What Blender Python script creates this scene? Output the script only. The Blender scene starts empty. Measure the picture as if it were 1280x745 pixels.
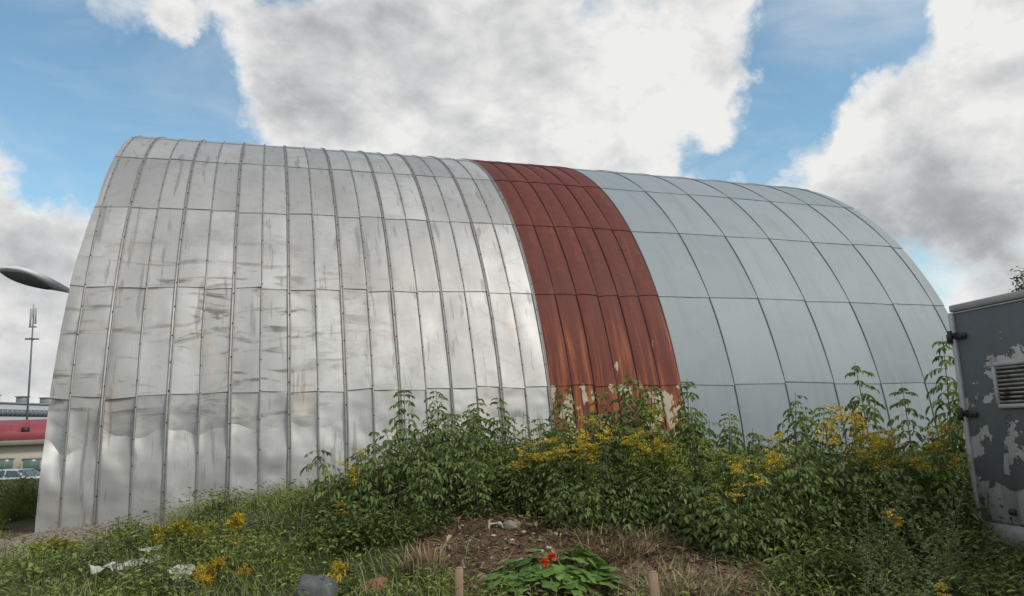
import bpy, math, random
import numpy as np
from mathutils import Vector, Matrix, noise as mnoise
R_ = math.radians
random.seed(7); RNG = np.random.default_rng(7)
scene = bpy.context.scene
COL = scene.collection

# ------------------------------------------------------------------ camera
CAM_Z = 1.146
YAW, PITCH, ROLL, FPX = 0.31767, 0.165, -0.04204, 947.1
def cam_axes():
    f = np.array([math.sin(YAW)*math.cos(PITCH), math.cos(YAW)*math.cos(PITCH), math.sin(PITCH)])
    r = np.array([math.cos(YAW), -math.sin(YAW), 0.0]); u = np.cross(r, f)
    return r*math.cos(ROLL)+u*math.sin(ROLL), -r*math.sin(ROLL)+u*math.cos(ROLL), f
CR, CU, CF = cam_axes()
def ray(px, py): return CF + CR*((px-640)/FPX) + CU*((372.5-py)/FPX)
def at(px, py, d): return np.array([0, 0, CAM_Z]) + ray(px, py)*d          # point seen at a pixel, d metres into the view
cd = bpy.data.cameras.new('camera'); cam = bpy.data.objects.new('camera', cd); COL.objects.link(cam)
cd.sensor_width = 36; cd.lens = FPX/1280*36; cd.clip_end = 3000; cd.clip_start = 0.05
cam.matrix_world = Matrix(((CR[0], CU[0], -CF[0], 0), (CR[1], CU[1], -CF[1], 0), (CR[2], CU[2], -CF[2], CAM_Z), (0, 0, 0, 1)))
scene.camera = cam

# ------------------------------------------------------------------ object helpers
def tag(o, label=None, cat=None, group=None, kind=None):
    if label: o['label'] = label
    if cat: o['category'] = cat
    if group: o['group'] = group
    if kind: o['kind'] = kind
    return o
def empty(name, loc, label=None, cat=None, group=None, rz=0):
    o = bpy.data.objects.new(name, None); COL.objects.link(o); o.empty_display_size = .1
    o.location = loc; o.rotation_euler = (0, 0, rz)
    return tag(o, label, cat, group)
def copy_tree(o, parent=None):
    c = o.copy(); COL.objects.link(c); c.parent = parent
    for ch in o.children: copy_tree(ch, c)
    return c

class MB:
    def __init__(s): s.v = []; s.f = []; s.t = []; s.uv = []; s.n = 0; s.blocks = []
    def add(s, verts, faces, tint=0.5, uvs=None):
        b = s.n
        s.v.extend([tuple(map(float, p)) for p in verts]); s.n += len(verts)
        for fc in faces:
            s.f.append([b+i for i in fc]); s.t.append(tint)
        s.uv.extend(uvs if uvs is not None else [(0.0, 0.0)]*len(verts))
        return b
    def arr(s, V, F, T):            # numpy block
        s.blocks.append((V, F, T))
    def box(s, c, size, rot=None, tint=.5, bev=0.0):
        hx, hy, hz = [k/2 for k in size]
        P = []
        if bev <= 0:
            for z in (-hz, hz):
                P += [(-hx, -hy, z), (hx, -hy, z), (hx, hy, z), (-hx, hy, z)]
            F = [(3, 2, 1, 0), (4, 5, 6, 7), (0, 1, 5, 4), (1, 2, 6, 5), (2, 3, 7, 6), (3, 0, 4, 7)]
        else:
            b = min(bev, hx*.9, hy*.9, hz*.9)
            def ring(x, y, z, q): return [(-x+q, -y, z), (x-q, -y, z), (x, -y+q, z), (x, y-q, z), (x-q, y, z), (-x+q, y, z), (-x, y-q, z), (-x, -y+q, z)]
            rs = [ring(hx-b, hy-b, -hz, b*.5), ring(hx, hy, -hz+b, b), ring(hx, hy, hz-b, b), ring(hx-b, hy-b, hz, b*.5)]
            for r_ in rs: P += r_
            F = [tuple(reversed(range(8))), tuple(range(24, 32))]
            for k in range(3):
                for i in range(8):
                    j = (i+1) % 8
                    F.append((k*8+i, k*8+j, k*8+8+j, k*8+8+i))
        M = rot if rot is not None else Matrix.Identity(3)
        P = [tuple(M @ Vector(p) + Vector(c)) for p in P]
        s.add(P, F, tint)
    def tube(s, pts, rad, sides=6, tint=.5, cap=True):
        pts = [Vector(p) for p in pts]; n = len(pts)
        if not hasattr(rad, '__len__'): rad = [rad]*n
        P = []; F = []
        for i, p in enumerate(pts):
            d = (pts[min(i+1, n-1)]-pts[max(i-1, 0)])
            d = d.normalized() if d.length > 1e-9 else Vector((0, 0, 1))
            a = d.orthogonal().normalized() if i == 0 else (prev - d*prev.dot(d)).normalized()
            prev = a; b = d.cross(a)
            for k in range(sides):
                w = 2*math.pi*k/sides
                P.append(p + (a*math.cos(w)+b*math.sin(w))*rad[i])
        for i in range(n-1):
            for k in range(sides):
                j = (k+1) % sides
                F.append((i*sides+k, i*sides+j, i*sides+sides+j, i*sides+sides+k))
        if cap:
            F.append(tuple(reversed(range(sides)))); F.append(tuple(range((n-1)*sides, n*sides)))
        s.add(P, F, tint)
    def build(s, name, mat, parent=None, smooth=False, loc=None, uv=False):
        me = bpy.data.meshes.new(name)
        V = [np.array(s.v, dtype=np.float32).reshape(-1, 3)]; loops = []; ls = []; lt = []; T = [np.array(s.t, dtype=np.float32)]
        off = len(s.v)
        lp = [i for f in s.f for i in f]
        loops.append(np.array(lp, dtype=np.int32)); lt.append(np.array([len(f) for f in s.f], dtype=np.int32))
        for (bv, bf, bt) in s.blocks:
            V.append(bv.astype(np.float32)); loops.append((bf.astype(np.int32)+off).ravel())
            lt.append(np.full(len(bf), bf.shape[1], dtype=np.int32)); T.append(bt.astype(np.float32)); off += len(bv)
        V = np.concatenate(V); loops = np.concatenate(loops); lt = np.concatenate(lt); T = np.concatenate(T)
        me.vertices.add(len(V)); me.vertices.foreach_set('co', V.ravel())
        me.loops.add(len(loops)); me.loops.foreach_set('vertex_index', loops)
        me.polygons.add(len(lt)); st = np.concatenate([[0], np.cumsum(lt)[:-1]]).astype(np.int32)
        me.polygons.foreach_set('loop_start', st)
        try: me.polygons.foreach_set('loop_total', lt)
        except Exception: pass
        if smooth: me.polygons.foreach_set('use_smooth', np.ones(len(lt), dtype=bool))
        me.update(calc_edges=True)
        a = me.attributes.new('tint', 'FLOAT', 'FACE'); a.data.foreach_set('value', T)
        if uv:
            u = me.uv_layers.new(name='UVMap'); U = np.array(s.uv, dtype=np.float32)[loops]
            u.data.foreach_set('uv', U.ravel())
        me.validate(); me.materials.append(mat)
        o = bpy.data.objects.new(name, me); COL.objects.link(o)
        if loc is not None: o.location = loc
        if parent is not None: o.parent = parent
        return o

def nrm(a): return a/np.maximum(np.linalg.norm(a, axis=-1, keepdims=True), 1e-9)
LEAF = np.array([(0, 0, 0), (.28, .5, .10), (.64, .40, .06), (1, 0, -.16), (.64, -.40, .06), (.28, -.5, .10)])
LF = np.array([(0, 1, 2, 3), (0, 3, 4, 5)])
def leaves(mb, P, D, L, Wd, T, up=None):
    """many folded leaves: position, direction, length, width, tint"""
    P = np.asarray(P); n = len(P)
    if n == 0: return
    D = nrm(np.asarray(D))
    U = np.tile([0, 0, 1.], (n, 1)) if up is None else np.asarray(up)
    U = U + RNG.normal(0, .35, (n, 3))
    S = nrm(np.cross(U, D)); N = np.cross(D, S)
    L = np.broadcast_to(L, (n,)); Wd = np.broadcast_to(Wd, (n,))
    V = (P[:, None, :] + D[:, None, :]*(LEAF[None, :, 0:1]*L[:, None, None]) + S[:, None, :]*(LEAF[None, :, 1:2]*Wd[:, None, None])
         + N[:, None, :]*(LEAF[None, :, 2:3]*L[:, None, None]))
    F = (np.arange(n)[:, None, None]*6 + LF[None]).reshape(-1, 4)
    mb.arr(V.reshape(-1, 3), F, np.repeat(np.broadcast_to(T, (n,)), 2))
def blades(mb, P, D, L, Wd, T, bend=.5):
    """grass blades: 2 quads each, bending over"""
    n = len(P)
    if n == 0: return
    D = nrm(D); H = nrm(np.stack([D[:, 0]+RNG.normal(0, .01, n), D[:, 1]+RNG.normal(0, .01, n), np.zeros(n)], 1))
    S = np.stack([-H[:, 1], H[:, 0], np.zeros(n)], 1)
    th = RNG.uniform(0, 2*math.pi, n); S = nrm(S + np.stack([np.cos(th), np.sin(th), 0*th], 1)*.6)
    L = np.broadcast_to(L, (n,))[:, None]; w = np.broadcast_to(Wd, (n,))[:, None]*.5; b = np.broadcast_to(bend, (n,))[:, None]
    p0 = P; p1 = P + D*L*.55 + H*L*b*.12; p2 = p1 + nrm(D + H*b*1.6 - np.array([0, 0, .5])*b)*L*.5
    V = np.stack([p0-S*w, p0+S*w, p1-S*w*.8, p1+S*w*.8, p2-S*w*.12, p2+S*w*.12], 1)
    F = (np.arange(n)[:, None, None]*6 + np.array([(0, 1, 3, 2), (2, 3, 5, 4)])[None]).reshape(-1, 4)
    mb.arr(V.reshape(-1, 3), F, np.repeat(np.broadcast_to(T, (n,)), 2))

# ------------------------------------------------------------------ material helpers
class NT:
    def __init__(s, name):
        s.m = bpy.data.materials.new(name); s.m.use_nodes = True; s.t = s.m.node_tree
        s.b = s.t.nodes['Principled BSDF']
    def n(s, typ, **k):
        nd = s.t.nodes.new(typ)
        for a, v in k.items(): setattr(nd, a, v)
        return nd
    def l(s, a, b): s.t.links.new(a, b)
    def noise(s, vec, scale, detail=5, rough=.55, dist=0.0):
        nd = s.n('ShaderNodeTexNoise'); nd.inputs['Scale'].default_value = scale; nd.inputs['Detail'].default_value = detail
        nd.inputs['Roughness'].default_value = rough; nd.inputs['Distortion'].default_value = dist
        if vec is not None: s.l(vec, nd.inputs['Vector'])
        return nd.outputs['Fac']
    def mapping(s, vec, scale=(1, 1, 1), loc=(0, 0, 0), rot=(0, 0, 0)):
        nd = s.n('ShaderNodeMapping'); nd.inputs['Scale'].default_value = scale; nd.inputs['Location'].default_value = loc
        nd.inputs['Rotation'].default_value = rot; s.l(vec, nd.inputs['Vector']); return nd.outputs[0]
    def ramp(s, fac, stops, interp='LINEAR'):
        nd = s.n('ShaderNodeValToRGB'); nd.color_ramp.interpolation = interp
        e = nd.color_ramp.elements
        while len(e) < len(stops): e.new(.5)
        for el, (p, c) in zip(e, stops):
            el.position = p; el.color = (c, c, c, 1) if not hasattr(c, '__len__') else (*c, 1)
        s.l(fac, nd.inputs[0]); return nd.outputs[0]
    def rng(s, v, a, b, c=0., d=1., smooth=True):
        nd = s.n('ShaderNodeMapRange'); nd.interpolation_type = 'SMOOTHSTEP' if smooth else 'LINEAR'
        for i, x in zip(range(1, 5), (a, b, c, d)): nd.inputs[i].default_value = x
        s.l(v, nd.inputs[0]); return nd.outputs[0]
    def mix(s, fac, a, b, blend='MIX'):
        nd = s.n('ShaderNodeMix', data_type='RGBA', blend_type=blend)
        for sock, v in ((nd.inputs[0], fac), (nd.inputs[6], a), (nd.inputs[7], b)):
            if hasattr(v, 'is_linked') or isinstance(v, bpy.types.NodeSocket): s.l(v, sock)
            elif hasattr(v, '__len__'): sock.default_value = (*v, 1)
            else: sock.default_value = v if sock == nd.inputs[0] else (v, v, v, 1)
        return nd.outputs[2]
    def math(s, op, a, b=None, clamp=False):
        nd = s.n('ShaderNodeMath', operation=op, use_clamp=clamp)
        for i, v in enumerate((a, b)):
            if v is None: continue
            if isinstance(v, bpy.types.NodeSocket): s.l(v, nd.inputs[i])
            else: nd.inputs[i].default_value = v
        return nd.outputs[0]
    def geo(s): return s.n('ShaderNodeNewGeometry').outputs['Position']
    def obj(s): return s.n('ShaderNodeTexCoord').outputs['Object']
    def uv(s): return s.n('ShaderNodeUVMap', uv_map='UVMap').outputs[0]
    def attr(s, name='tint'): return s.n('ShaderNodeAttribute', attribute_name=name).outputs['Fac']
    def set(s, col=None, rough=None, metal=None, spec=None, bump=None, bstr=.3, bdist=.01):
        b = s.b
        for nm, v in (('Base Color', col), ('Roughness', rough), ('Metallic', metal), ('Specular IOR Level', spec)):
            if v is None: continue
            if isinstance(v, bpy.types.NodeSocket): s.l(v, b.inputs[nm])
            elif hasattr(v, '__len__'): b.inputs[nm].default_value = (*v, 1)
            else: b.inputs[nm].default_value = v
        if bump is not None:
            bn = s.n('ShaderNodeBump'); bn.inputs['Strength'].default_value = bstr; bn.inputs['Distance'].default_value = bdist
            s.l(bump, bn.inputs['Height']); s.l(bn.outputs[0], b.inputs['Normal'])
        return s.m

def mat_leaf(name, dark, light, rough=.55, trans=.25, hue_n=1.6):
    t = NT(name); a = t.attr(); n1 = t.noise(t.geo(), hue_n, 2)
    f = t.math('ADD', t.math('MULTIPLY', a, .75), t.math('MULTIPLY', n1, .35), True)
    c = t.mix(f, dark, light)
    t.set(c, rough, 0, .35)
    tr = t.n('ShaderNodeBsdfTranslucent'); t.l(t.mix(1.0, c, (1.25, 1.3, .7), 'MULTIPLY'), tr.inputs[0])
    ms = t.n('ShaderNodeMixShader'); ms.inputs[0].default_value = trans
    t.l(t.b.outputs[0], ms.inputs[1]); t.l(tr.outputs[0], ms.inputs[2])
    t.l(ms.outputs[0], t.t.nodes['Material Output'].inputs[0]); return t.m
def mat_plain(name, col, rough=.6, metal=0., var=.25, scale=6., bstr=.2, spec=.4):
    t = NT(name); n1 = t.noise(t.obj(), scale, 6, .6)
    d = [k*(1-var) for k in col]; l = [min(1, k*(1+var)) for k in col]
    return t.set(t.mix(n1, d, l), rough, metal, spec, bump=n1, bstr=bstr)

M = {}
M['ash_leaf'] = mat_leaf('ash_leaf', (.044, .072, .024), (.200, .275, .078))
M['dark_leaf'] = mat_leaf('dark_leaf', (.040, .062, .018), (.175, .235, .060))
M['weed_leaf'] = mat_leaf('weed_leaf', (.066, .102, .024), (.250, .320, .072))
M['sprawl_leaf'] = mat_leaf('sprawl_leaf', (.068, .105, .024), (.290, .35, .085))
M['mugwort_leaf'] = mat_leaf('mugwort_leaf', (.11, .15, .06), (.30, .36, .17), trans=.15)
M['grass'] = mat_leaf('grass', (.058, .092, .024), (.28, .32, .105), hue_n=.9)
M['squash_leaf'] = mat_leaf('squash_leaf', (.05, .115, .02), (.15, .27, .055), rough=.45, trans=.2)
M['goldenrod'] = mat_leaf('goldenrod', (.36, .24, .02), (.72, .54, .06), trans=.15)
M['gold_lime'] = mat_leaf('gold_lime', (.22, .20, .02), (.50, .44, .05), trans=.15)
M['lime_bloom'] = mat_leaf('lime_bloom', (.18, .21, .025), (.36, .38, .06), trans=.15)
M['reddish_leaf'] = mat_leaf('reddish_leaf', (.07, .035, .022), (.16, .10, .05))
M['stem'] = mat_plain('stem', (.10, .095, .05), .7)
M['bark'] = mat_plain('bark', (.09, .075, .055), .85)
M['straw'] = mat_leaf('straw', (.09, .055, .03), (.42, .33, .20), rough=.7, trans=.05)
M['white_scrap'] = mat_plain('white_scrap', (.42, .42, .385), .55, var=.4, scale=9)
M['black_scrap'] = mat_plain('black_scrap', (.02, .02, .024), .4)
M['grey_tarp'] = mat_plain('grey_tarp', (.085, .092, .098), .6, scale=8)
M['old_wood'] = mat_plain('old_wood', (.27, .19, .13), .8, var=.3, scale=20)
M['brick'] = mat_plain('brick', (.26, .11, .07), .85, var=.4, scale=14)
M['poppy'] = mat_leaf('poppy', (.62, .05, .02), (.85, .16, .06), trans=.2)
M['stone'] = mat_plain('stone', (.26, .23, .19), .85, var=.4, scale=20)

# ------------------------------------------------------------------ world: Nishita sky with procedural clouds on the sky itself
SUN_AZ, SUN_EL = R_(138), R_(44)
SUN = np.array([math.sin(SUN_AZ)*math.cos(SUN_EL), math.cos(SUN_AZ)*math.cos(SUN_EL), math.sin(SUN_EL)])
def make_world():
    w = bpy.data.worlds.new('World'); scene.world = w; w.use_nodes = True
    T = w.node_tree; bg = T.nodes['Background']; bg.inputs[1].default_value = .14
    class W_(NT):
        def __init__(s): s.t = T
    t = W_()
    sky = t.n('ShaderNodeTexSky', sky_type='NISHITA'); sky.sun_disc = False
    sky.sun_elevation = SUN_EL; sky.sun_rotation = SUN_AZ; sky.air_density = 1.0; sky.dust_density = .6; sky.ozone_density = 1.2
    g = t.n('ShaderNodeTexCoord').outputs['Generated']
    nn = t.n('ShaderNodeVectorMath', operation='NORMALIZE'); t.l(g, nn.inputs[0]); d0 = nn.outputs[0]
    # warp
    wn = t.n('ShaderNodeTexNoise'); wn.inputs['Scale'].default_value = 5; wn.inputs['Detail'].default_value = 6; wn.inputs['Roughness'].default_value = .6
    t.l(d0, wn.inputs['Vector'])
    sc = t.n('ShaderNodeVectorMath', operation='MULTIPLY_ADD'); t.l(wn.outputs['Color'], sc.inputs[0])
    sc.inputs[1].default_value = (.22, .22, .22); sc.inputs[2].default_value = (-.11, -.11, -.11)
    ad = t.n('ShaderNodeVectorMath', operation='ADD'); t.l(sc.outputs[0], ad.inputs[0]); t.l(d0, ad.inputs[1])
    n2 = t.n('ShaderNodeVectorMath', operation='NORMALIZE'); t.l(ad.outputs[0], n2.inputs[0]); dw = n2.outputs[0]
    def blobsum(bl, vec):
        tot = None
        for (px, py, r, wt) in bl:
            v = nrm(ray(px, py)); a = r/FPX*.95
            dp = t.n('ShaderNodeVectorMath', operation='DOT_PRODUCT'); t.l(vec, dp.inputs[0]); dp.inputs[1].default_value = tuple(v)
            m = t.rng(dp.outputs['Value'], math.cos(a*1.35), math.cos(a*.35), 0, wt)
            tot = m if tot is None else t.math('ADD', tot, m)
        return tot
    holes = [(40, 110, 130, -1.2), (150, 150, 110, -1.2), (250, 160, 80, -1.0), (285, 90, 45, -.6), (90, 180, 80, -.8), (20, 50, 50, -.7),
             (175, 55, 55, .75), (250, 50, 60, .55), (290, 110, 40, .35), (60, 0, 60, .5), (345, 60, 70, .6), (330, 150, 50, .4), (20, 255, 75, .9), (110, 270, 50, .6),
             (745, 0, 40, -.7), (1010, 40, 90, -1.2), (1090, 70, 75, -1.1), (985, 130, 70, -1.0), (1010, 190, 50, -.8), (935, 195, 45, -.8), (1060, -30, 110, -1.0),
             (870, 180, 30, -.6), (1150, 90, 40, -.5), (1150, 30, 35, .5), (960, 30, 40, .5), (1000, 150, 22, .5), (1150, 265, 60, .9), (1190, 230, 60, .6), (30, 430, 90, .7),
             (900, 60, 60, .6), (1110, 170, 90, .9), (1230, 120, 110, .9), (1000, 225, 60, .7), (900, 120, 40, .4), (1270, 20, 60, .6),
             (640, 80, 220, .6), (480, 60, 150, .6), (300, -420, 330, -1.3), (900, -600, 300, -1.2)]
    bs = blobsum(holes, dw)
    mp = t.mapping(d0, (1, 1, 1.5), (3.1, 1.7, .4))
    fb = t.noise(mp, 3.6, 9, .6, .25)
    cov = t.math('ADD', t.math('ADD', bs, .72), t.math('MULTIPLY', t.math('SUBTRACT', fb, .5), 2.2))
    fw = t.noise(t.mapping(d0, (1, 1, 1.3), (2, 5, 1)), 10., 9, .62, .5); cov = t.math('ADD', cov, t.math('MULTIPLY', t.math('SUBTRACT', fw, .5), 2.4))
    raw = cov
    cov = t.rng(raw, -.18, 1.02)
    vl = t.noise(t.mapping(d0, (1, 1, 2.6), (4, 8, 2)), 3.6, 7, .55, .5)
    veil = t.math('MULTIPLY', t.rng(vl, .42, .75), .40)
    cov = t.math('MAXIMUM', cov, veil)
    # relief of the clouds: density here against density a little towards the sun
    off = SUN*.05
    of = t.n('ShaderNodeVectorMath', operation='ADD'); t.l(d0, of.inputs[0]); of.inputs[1].default_value = tuple(np.array([off[0], off[1], .055]))
    fa = t.noise(t.mapping(d0, (1, 1, 1.6), (.3, 2.2, .9)), 5.6, 9, .6, .35)
    fbb = t.noise(t.mapping(of.outputs[0], (1, 1, 1.6), (.3, 2.2, .9)), 5.6, 9, .6, .35)
    of2 = t.n('ShaderNodeVectorMath', operation='ADD'); t.l(d0, of2.inputs[0]); of2.inputs[1].default_value = (off[0]*.45, off[1]*.45, .022)
    ga = t.noise(t.mapping(d0, (1, 1, 1.4), (6, 1, 2)), 15., 7, .55, .5); gb = t.noise(t.mapping(of2.outputs[0], (1, 1, 1.4), (6, 1, 2)), 15., 7, .55, .5)
    relief = t.math('ADD', t.math('SUBTRACT', fa, fbb), t.math('MULTIPLY', t.math('SUBTRACT', ga, gb), .55))
    big = t.noise(t.mapping(d0, (1, 1, 2.2), (7, 3, 1)), 2.6, 4, .5)
    greys = [(400, 120, 80, -.22), (540, 150, 150, -.08), (1180, 300, 80, -.30), (1250, 260, 60, -.12), (60, 300, 60, -.14), (60, 420, 80, -.10), (30, 340, 60, -.05),
             (420, 40, 120, -.14), (640, 30, 140, -.10), (860, 120, 60, .12), (800, 90, 80, .1), (740, 180, 70, .1), (1060, 140, 60, .12), (1030, 210, 60, .14), (1190, 60, 60, .1),
             (60, 225, 50, .14), (1215, 345, 40, .2), (90, 480, 70, -.06)]
    gs = blobsum(greys, dw)
    br = t.math('ADD', t.math('ADD', t.math('ADD', .85, t.math('MULTIPLY', t.rng(raw, 1.7, .5), .18)), t.math('MULTIPLY', relief, 1.08)), t.math('ADD', gs, t.math('MULTIPLY', t.math('SUBTRACT', big, .5), .45)))
    ccol = t.ramp(br, [(.0, (.29, .305, .325)), (.42, (.46, .472, .49)), (.72, (.66, .665, .668)), (1.0, (.86, .855, .84))])
    cc = t.mix(1.0, ccol, (7.143, 7.143, 7.143), 'MULTIPLY')
    sk = t.mix(1.0, sky.outputs[0], (1.10, 1.30, 1.18), 'MULTIPLY')
    t.l(t.mix(cov, sk, cc), bg.inputs[0])
    w.cycles.sampling_method = 'MANUAL'; w.cycles.sample_map_resolution = 512
make_world()
sl = bpy.data.lights.new('sun', 'SUN'); sl.energy = 2.1; sl.angle = R_(10); sl.color = (1, .95, .87)
so = bpy.data.objects.new('sun', sl); COL.objects.link(so)
so.rotation_euler = Vector(-SUN).to_track_quat('-Z', 'Y').to_euler()
so.location = (6, -8, 12)
vs = scene.view_settings; vs.view_transform = 'Standard'; vs.look = 'None'; vs.gamma = 1; vs.exposure = 0; vs.use_curve_mapping = False

# ------------------------------------------------------------------ ground
def sst(a, b, x):
    t = min(1, max(0, (x-a)/(b-a))); return t*t*(3-2*t)
MX, MY = 2.42, 6.45                                       # soil mound
def mound(x, y):
    dx, dy = (x-MX), (y-MY)
    u = dx*math.cos(YAW)-dy*math.sin(YAW); v = dx*math.sin(YAW)+dy*math.cos(YAW)
    return u, v
def gz(x, y, detail=True):
    zw = .14*sst(-1.6, -.4, x) + .22*sst(-.6, 1.4, x) - .45*sst(3.6, 6.5, x)*sst(9, 6, y) - .25*sst(-2.4, -6, x)
    r = math.hypot(x, y)
    z = -.25 + (zw+.25)*sst(3.0, 10.5, y)
    u, v = mound(x, y)
    z += .20*math.exp(-(u/1.15)**2-((v-.35)/.95)**2) + .10*math.exp(-((u+.55)/.5)**2-((v-.55)/.5)**2)
    z += .14*math.exp(-((x+.6)/1.3)**2-((y-9.6)/1.5)**2)
    z -= .5*sst(14, 40, r)
    if detail and r < 40:
        k = 1-sst(12, 40, r)
        z += k*(.07*mnoise.noise(Vector((x*.9, y*.9, 3))) + .03*mnoise.noise(Vector((x*2.7, y*2.7, 7))))
        if abs(u) < 2.2 and abs(v) < 1.8:
            z += .055*mnoise.noise(Vector((x*5, y*5, 1))) + .022*mnoise.noise(Vector((x*19, y*19, 2)))
    return z
def in_soil(x, y):                                        # 1 where the mound shows bare earth
    u, v = mound(x, y)
    e = ((u-.30)/1.60)**2 + ((v+.12)/1.38)**2 + .55*mnoise.noise(Vector((x*1.6, y*1.6, 5)))
    return 1-sst(.75, 1.1, e)
def hangar_strip(x, y):                                   # gravel strip along the hangar's foot
    return sst(8.9, 9.5, y+.5*mnoise.noise(Vector((x, y*.5, 9))))*(1-sst(-1.3, -.8, x))*sst(-3.6, -3.1, x)

def axis_coords(lo, hi, step, far):
    c = list(np.arange(lo, hi+1e-6, step)); s = step
    a = lo
    L = []
    while a > -far: s *= 1.35; a -= s; L.append(a)
    s = step; b = hi
    U = []
    while b < far: s *= 1.35; b += s; U.append(b)
    return L[::-1]+c+U
xs = axis_coords(-6, 7.5, .09, 900); ys = axis_coords(2.6, 12.6, .09, 900)
gm = MB(); nx, ny = len(xs), len(ys)
V = np.array([(x, y, gz(x, y)) for y in ys for x in xs])
soilw = np.array([in_soil(x, y)*1.0 + 0.5*hangar_strip(x, y) for y in ys for x in xs])
ii = np.arange((nx)*(ny)).reshape(ny, nx)
F = np.stack([ii[:-1, :-1], ii[:-1, 1:], ii[1:, 1:], ii[1:, :-1]], -1).reshape(-1, 4)
gm.arr(V, F, soilw[F].mean(1))
def mat_ground():
    t = NT('ground'); p = t.geo(); a = t.attr()
    n1 = t.noise(p, 2.2, 8, .65); n2 = t.noise(p, 26, 8, .7); n3 = t.noise(p, 90, 4, .6)
    soil = t.ramp(n2, [(.3, (.045, .028, .018)), (.5, (.115, .070, .045)), (.72, (.20, .135, .09))])
    soil = t.mix(t.rng(n3, .58, .72), soil, (.27, .21, .15))
    turf = t.ramp(n1, [(.3, (.025, .035, .014)), (.55, (.05, .06, .022)), (.75, (.085, .078, .035))])
    c = t.mix(t.rng(t.math('ADD', a, t.math('MULTIPLY', t.math('SUBTRACT', n1, .5), .6)), .2, .5), turf, soil)
    return t.set(c, .95, 0, .15, bump=n2, bstr=.8, bdist=.03)
g = gm.build('ground', mat_ground(), smooth=True); tag(g, kind='structure')

# ------------------------------------------------------------------ hangar
W = .42
HY, HZ, HR = 47.19263*W, -2.48843*W + CAM_Z, 18.9268*W
XS0 = -6.1789*W; XG0 = 16.82487*W; WG = 2.64802*W
SEAM = [-.01265-.006, .21328, .43841, .66306, .8986, 1.125, 1.35, 1.575, 1.80, 2.025, 2.25, 2.475, 2.70, 2.93, math.pi+.018]
def sag(x): return -.00037*x*x/W
def arc(x, a, off=0.0): return (x, HY-(HR+off)*math.cos(a), HZ+(HR+off)*math.sin(a)+sag(x))
def mat_silver():
    t = NT('galvanised_sheet'); uv = t.uv(); a = t.attr(); geo = t.geo()
    st = t.noise(t.mapping(uv, (1.0, 4.6, 1), rot=(0, 0, .20)), 1.0, 7, .62, 1.1)        # slanting brushed smears
    sm = t.noise(uv, .9, 5, .6, .4)
    fine = t.noise(t.mapping(uv, (34, 3.0, 1)), 1.0, 5, .65)
    drip = t.noise(t.mapping(uv, (7.5, .75, 1), (3, 1, 0)), 1.0, 4, .6, .3); cl = t.noise(t.mapping(uv, (.55, .8, 1), (5, 2, 0)), 1.0, 6, .6, .5); sm2 = t.noise(t.mapping(uv, (2.2, 2.6, 1), (1, 9, 0), (0, 0, -.3)), 1.0, 7, .65, 1.4)
    base = t.mix(a, (.375, .374, .367), (.52, .518, .508))
    low = t.n('ShaderNodeSeparateXYZ'); t.l(uv, low.inputs[0])
    band = t.math('MULTIPLY', t.rng(low.outputs[1], .9, 1.6), t.rng(low.outputs[1], 5.2, 3.2))
    bx = t.rng(low.outputs[0], 2.6, -.4)
    smk = t.math('MULTIPLY', t.math('MULTIPLY', t.rng(st, .50, .64), t.rng(sm, .36, .54)), t.math('MULTIPLY', band, bx))
    base = t.mix(t.math('MULTIPLY', t.rng(cl, .40, .68), .55), base, (.33, .325, .315))
    base = t.mix(t.math('MULTIPLY', t.rng(sm2, .50, .68), .35), base, (.30, .29, .275))
    c = t.mix(t.math('MULTIPLY', smk, .75), base, (.17, .152, .13))
    c = t.mix(t.math('MULTIPLY', t.rng(sm, .52, .7), .35), c, (.36, .34, .31))
    c = t.mix(t.math('MULTIPLY', t.math('MULTIPLY', t.rng(drip, .585, .64), t.rng(sm, .36, .5)), .6), c, (.22, .21, .2))
    wm = t.noise(t.mapping(uv, (1.4, .9, 1), (9, 4, 0)), 1.2, 4, .6)
    c = t.mix(t.math('MULTIPLY', t.math('MULTIPLY', t.rng(wm, .52, .70), band), .24), c, (.50, .38, .28))
    c = t.mix(.07, c, t.ramp(fine, [(.3, .35), (.7, .75)]))
    r = t.math('ADD', t.math('MULTIPLY', sm, .22), t.math('ADD', t.math('MULTIPLY', smk, .2), .53))
    return t.set(c, r, .82, .45, bump=fine, bstr=.04, bdist=.004)
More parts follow.
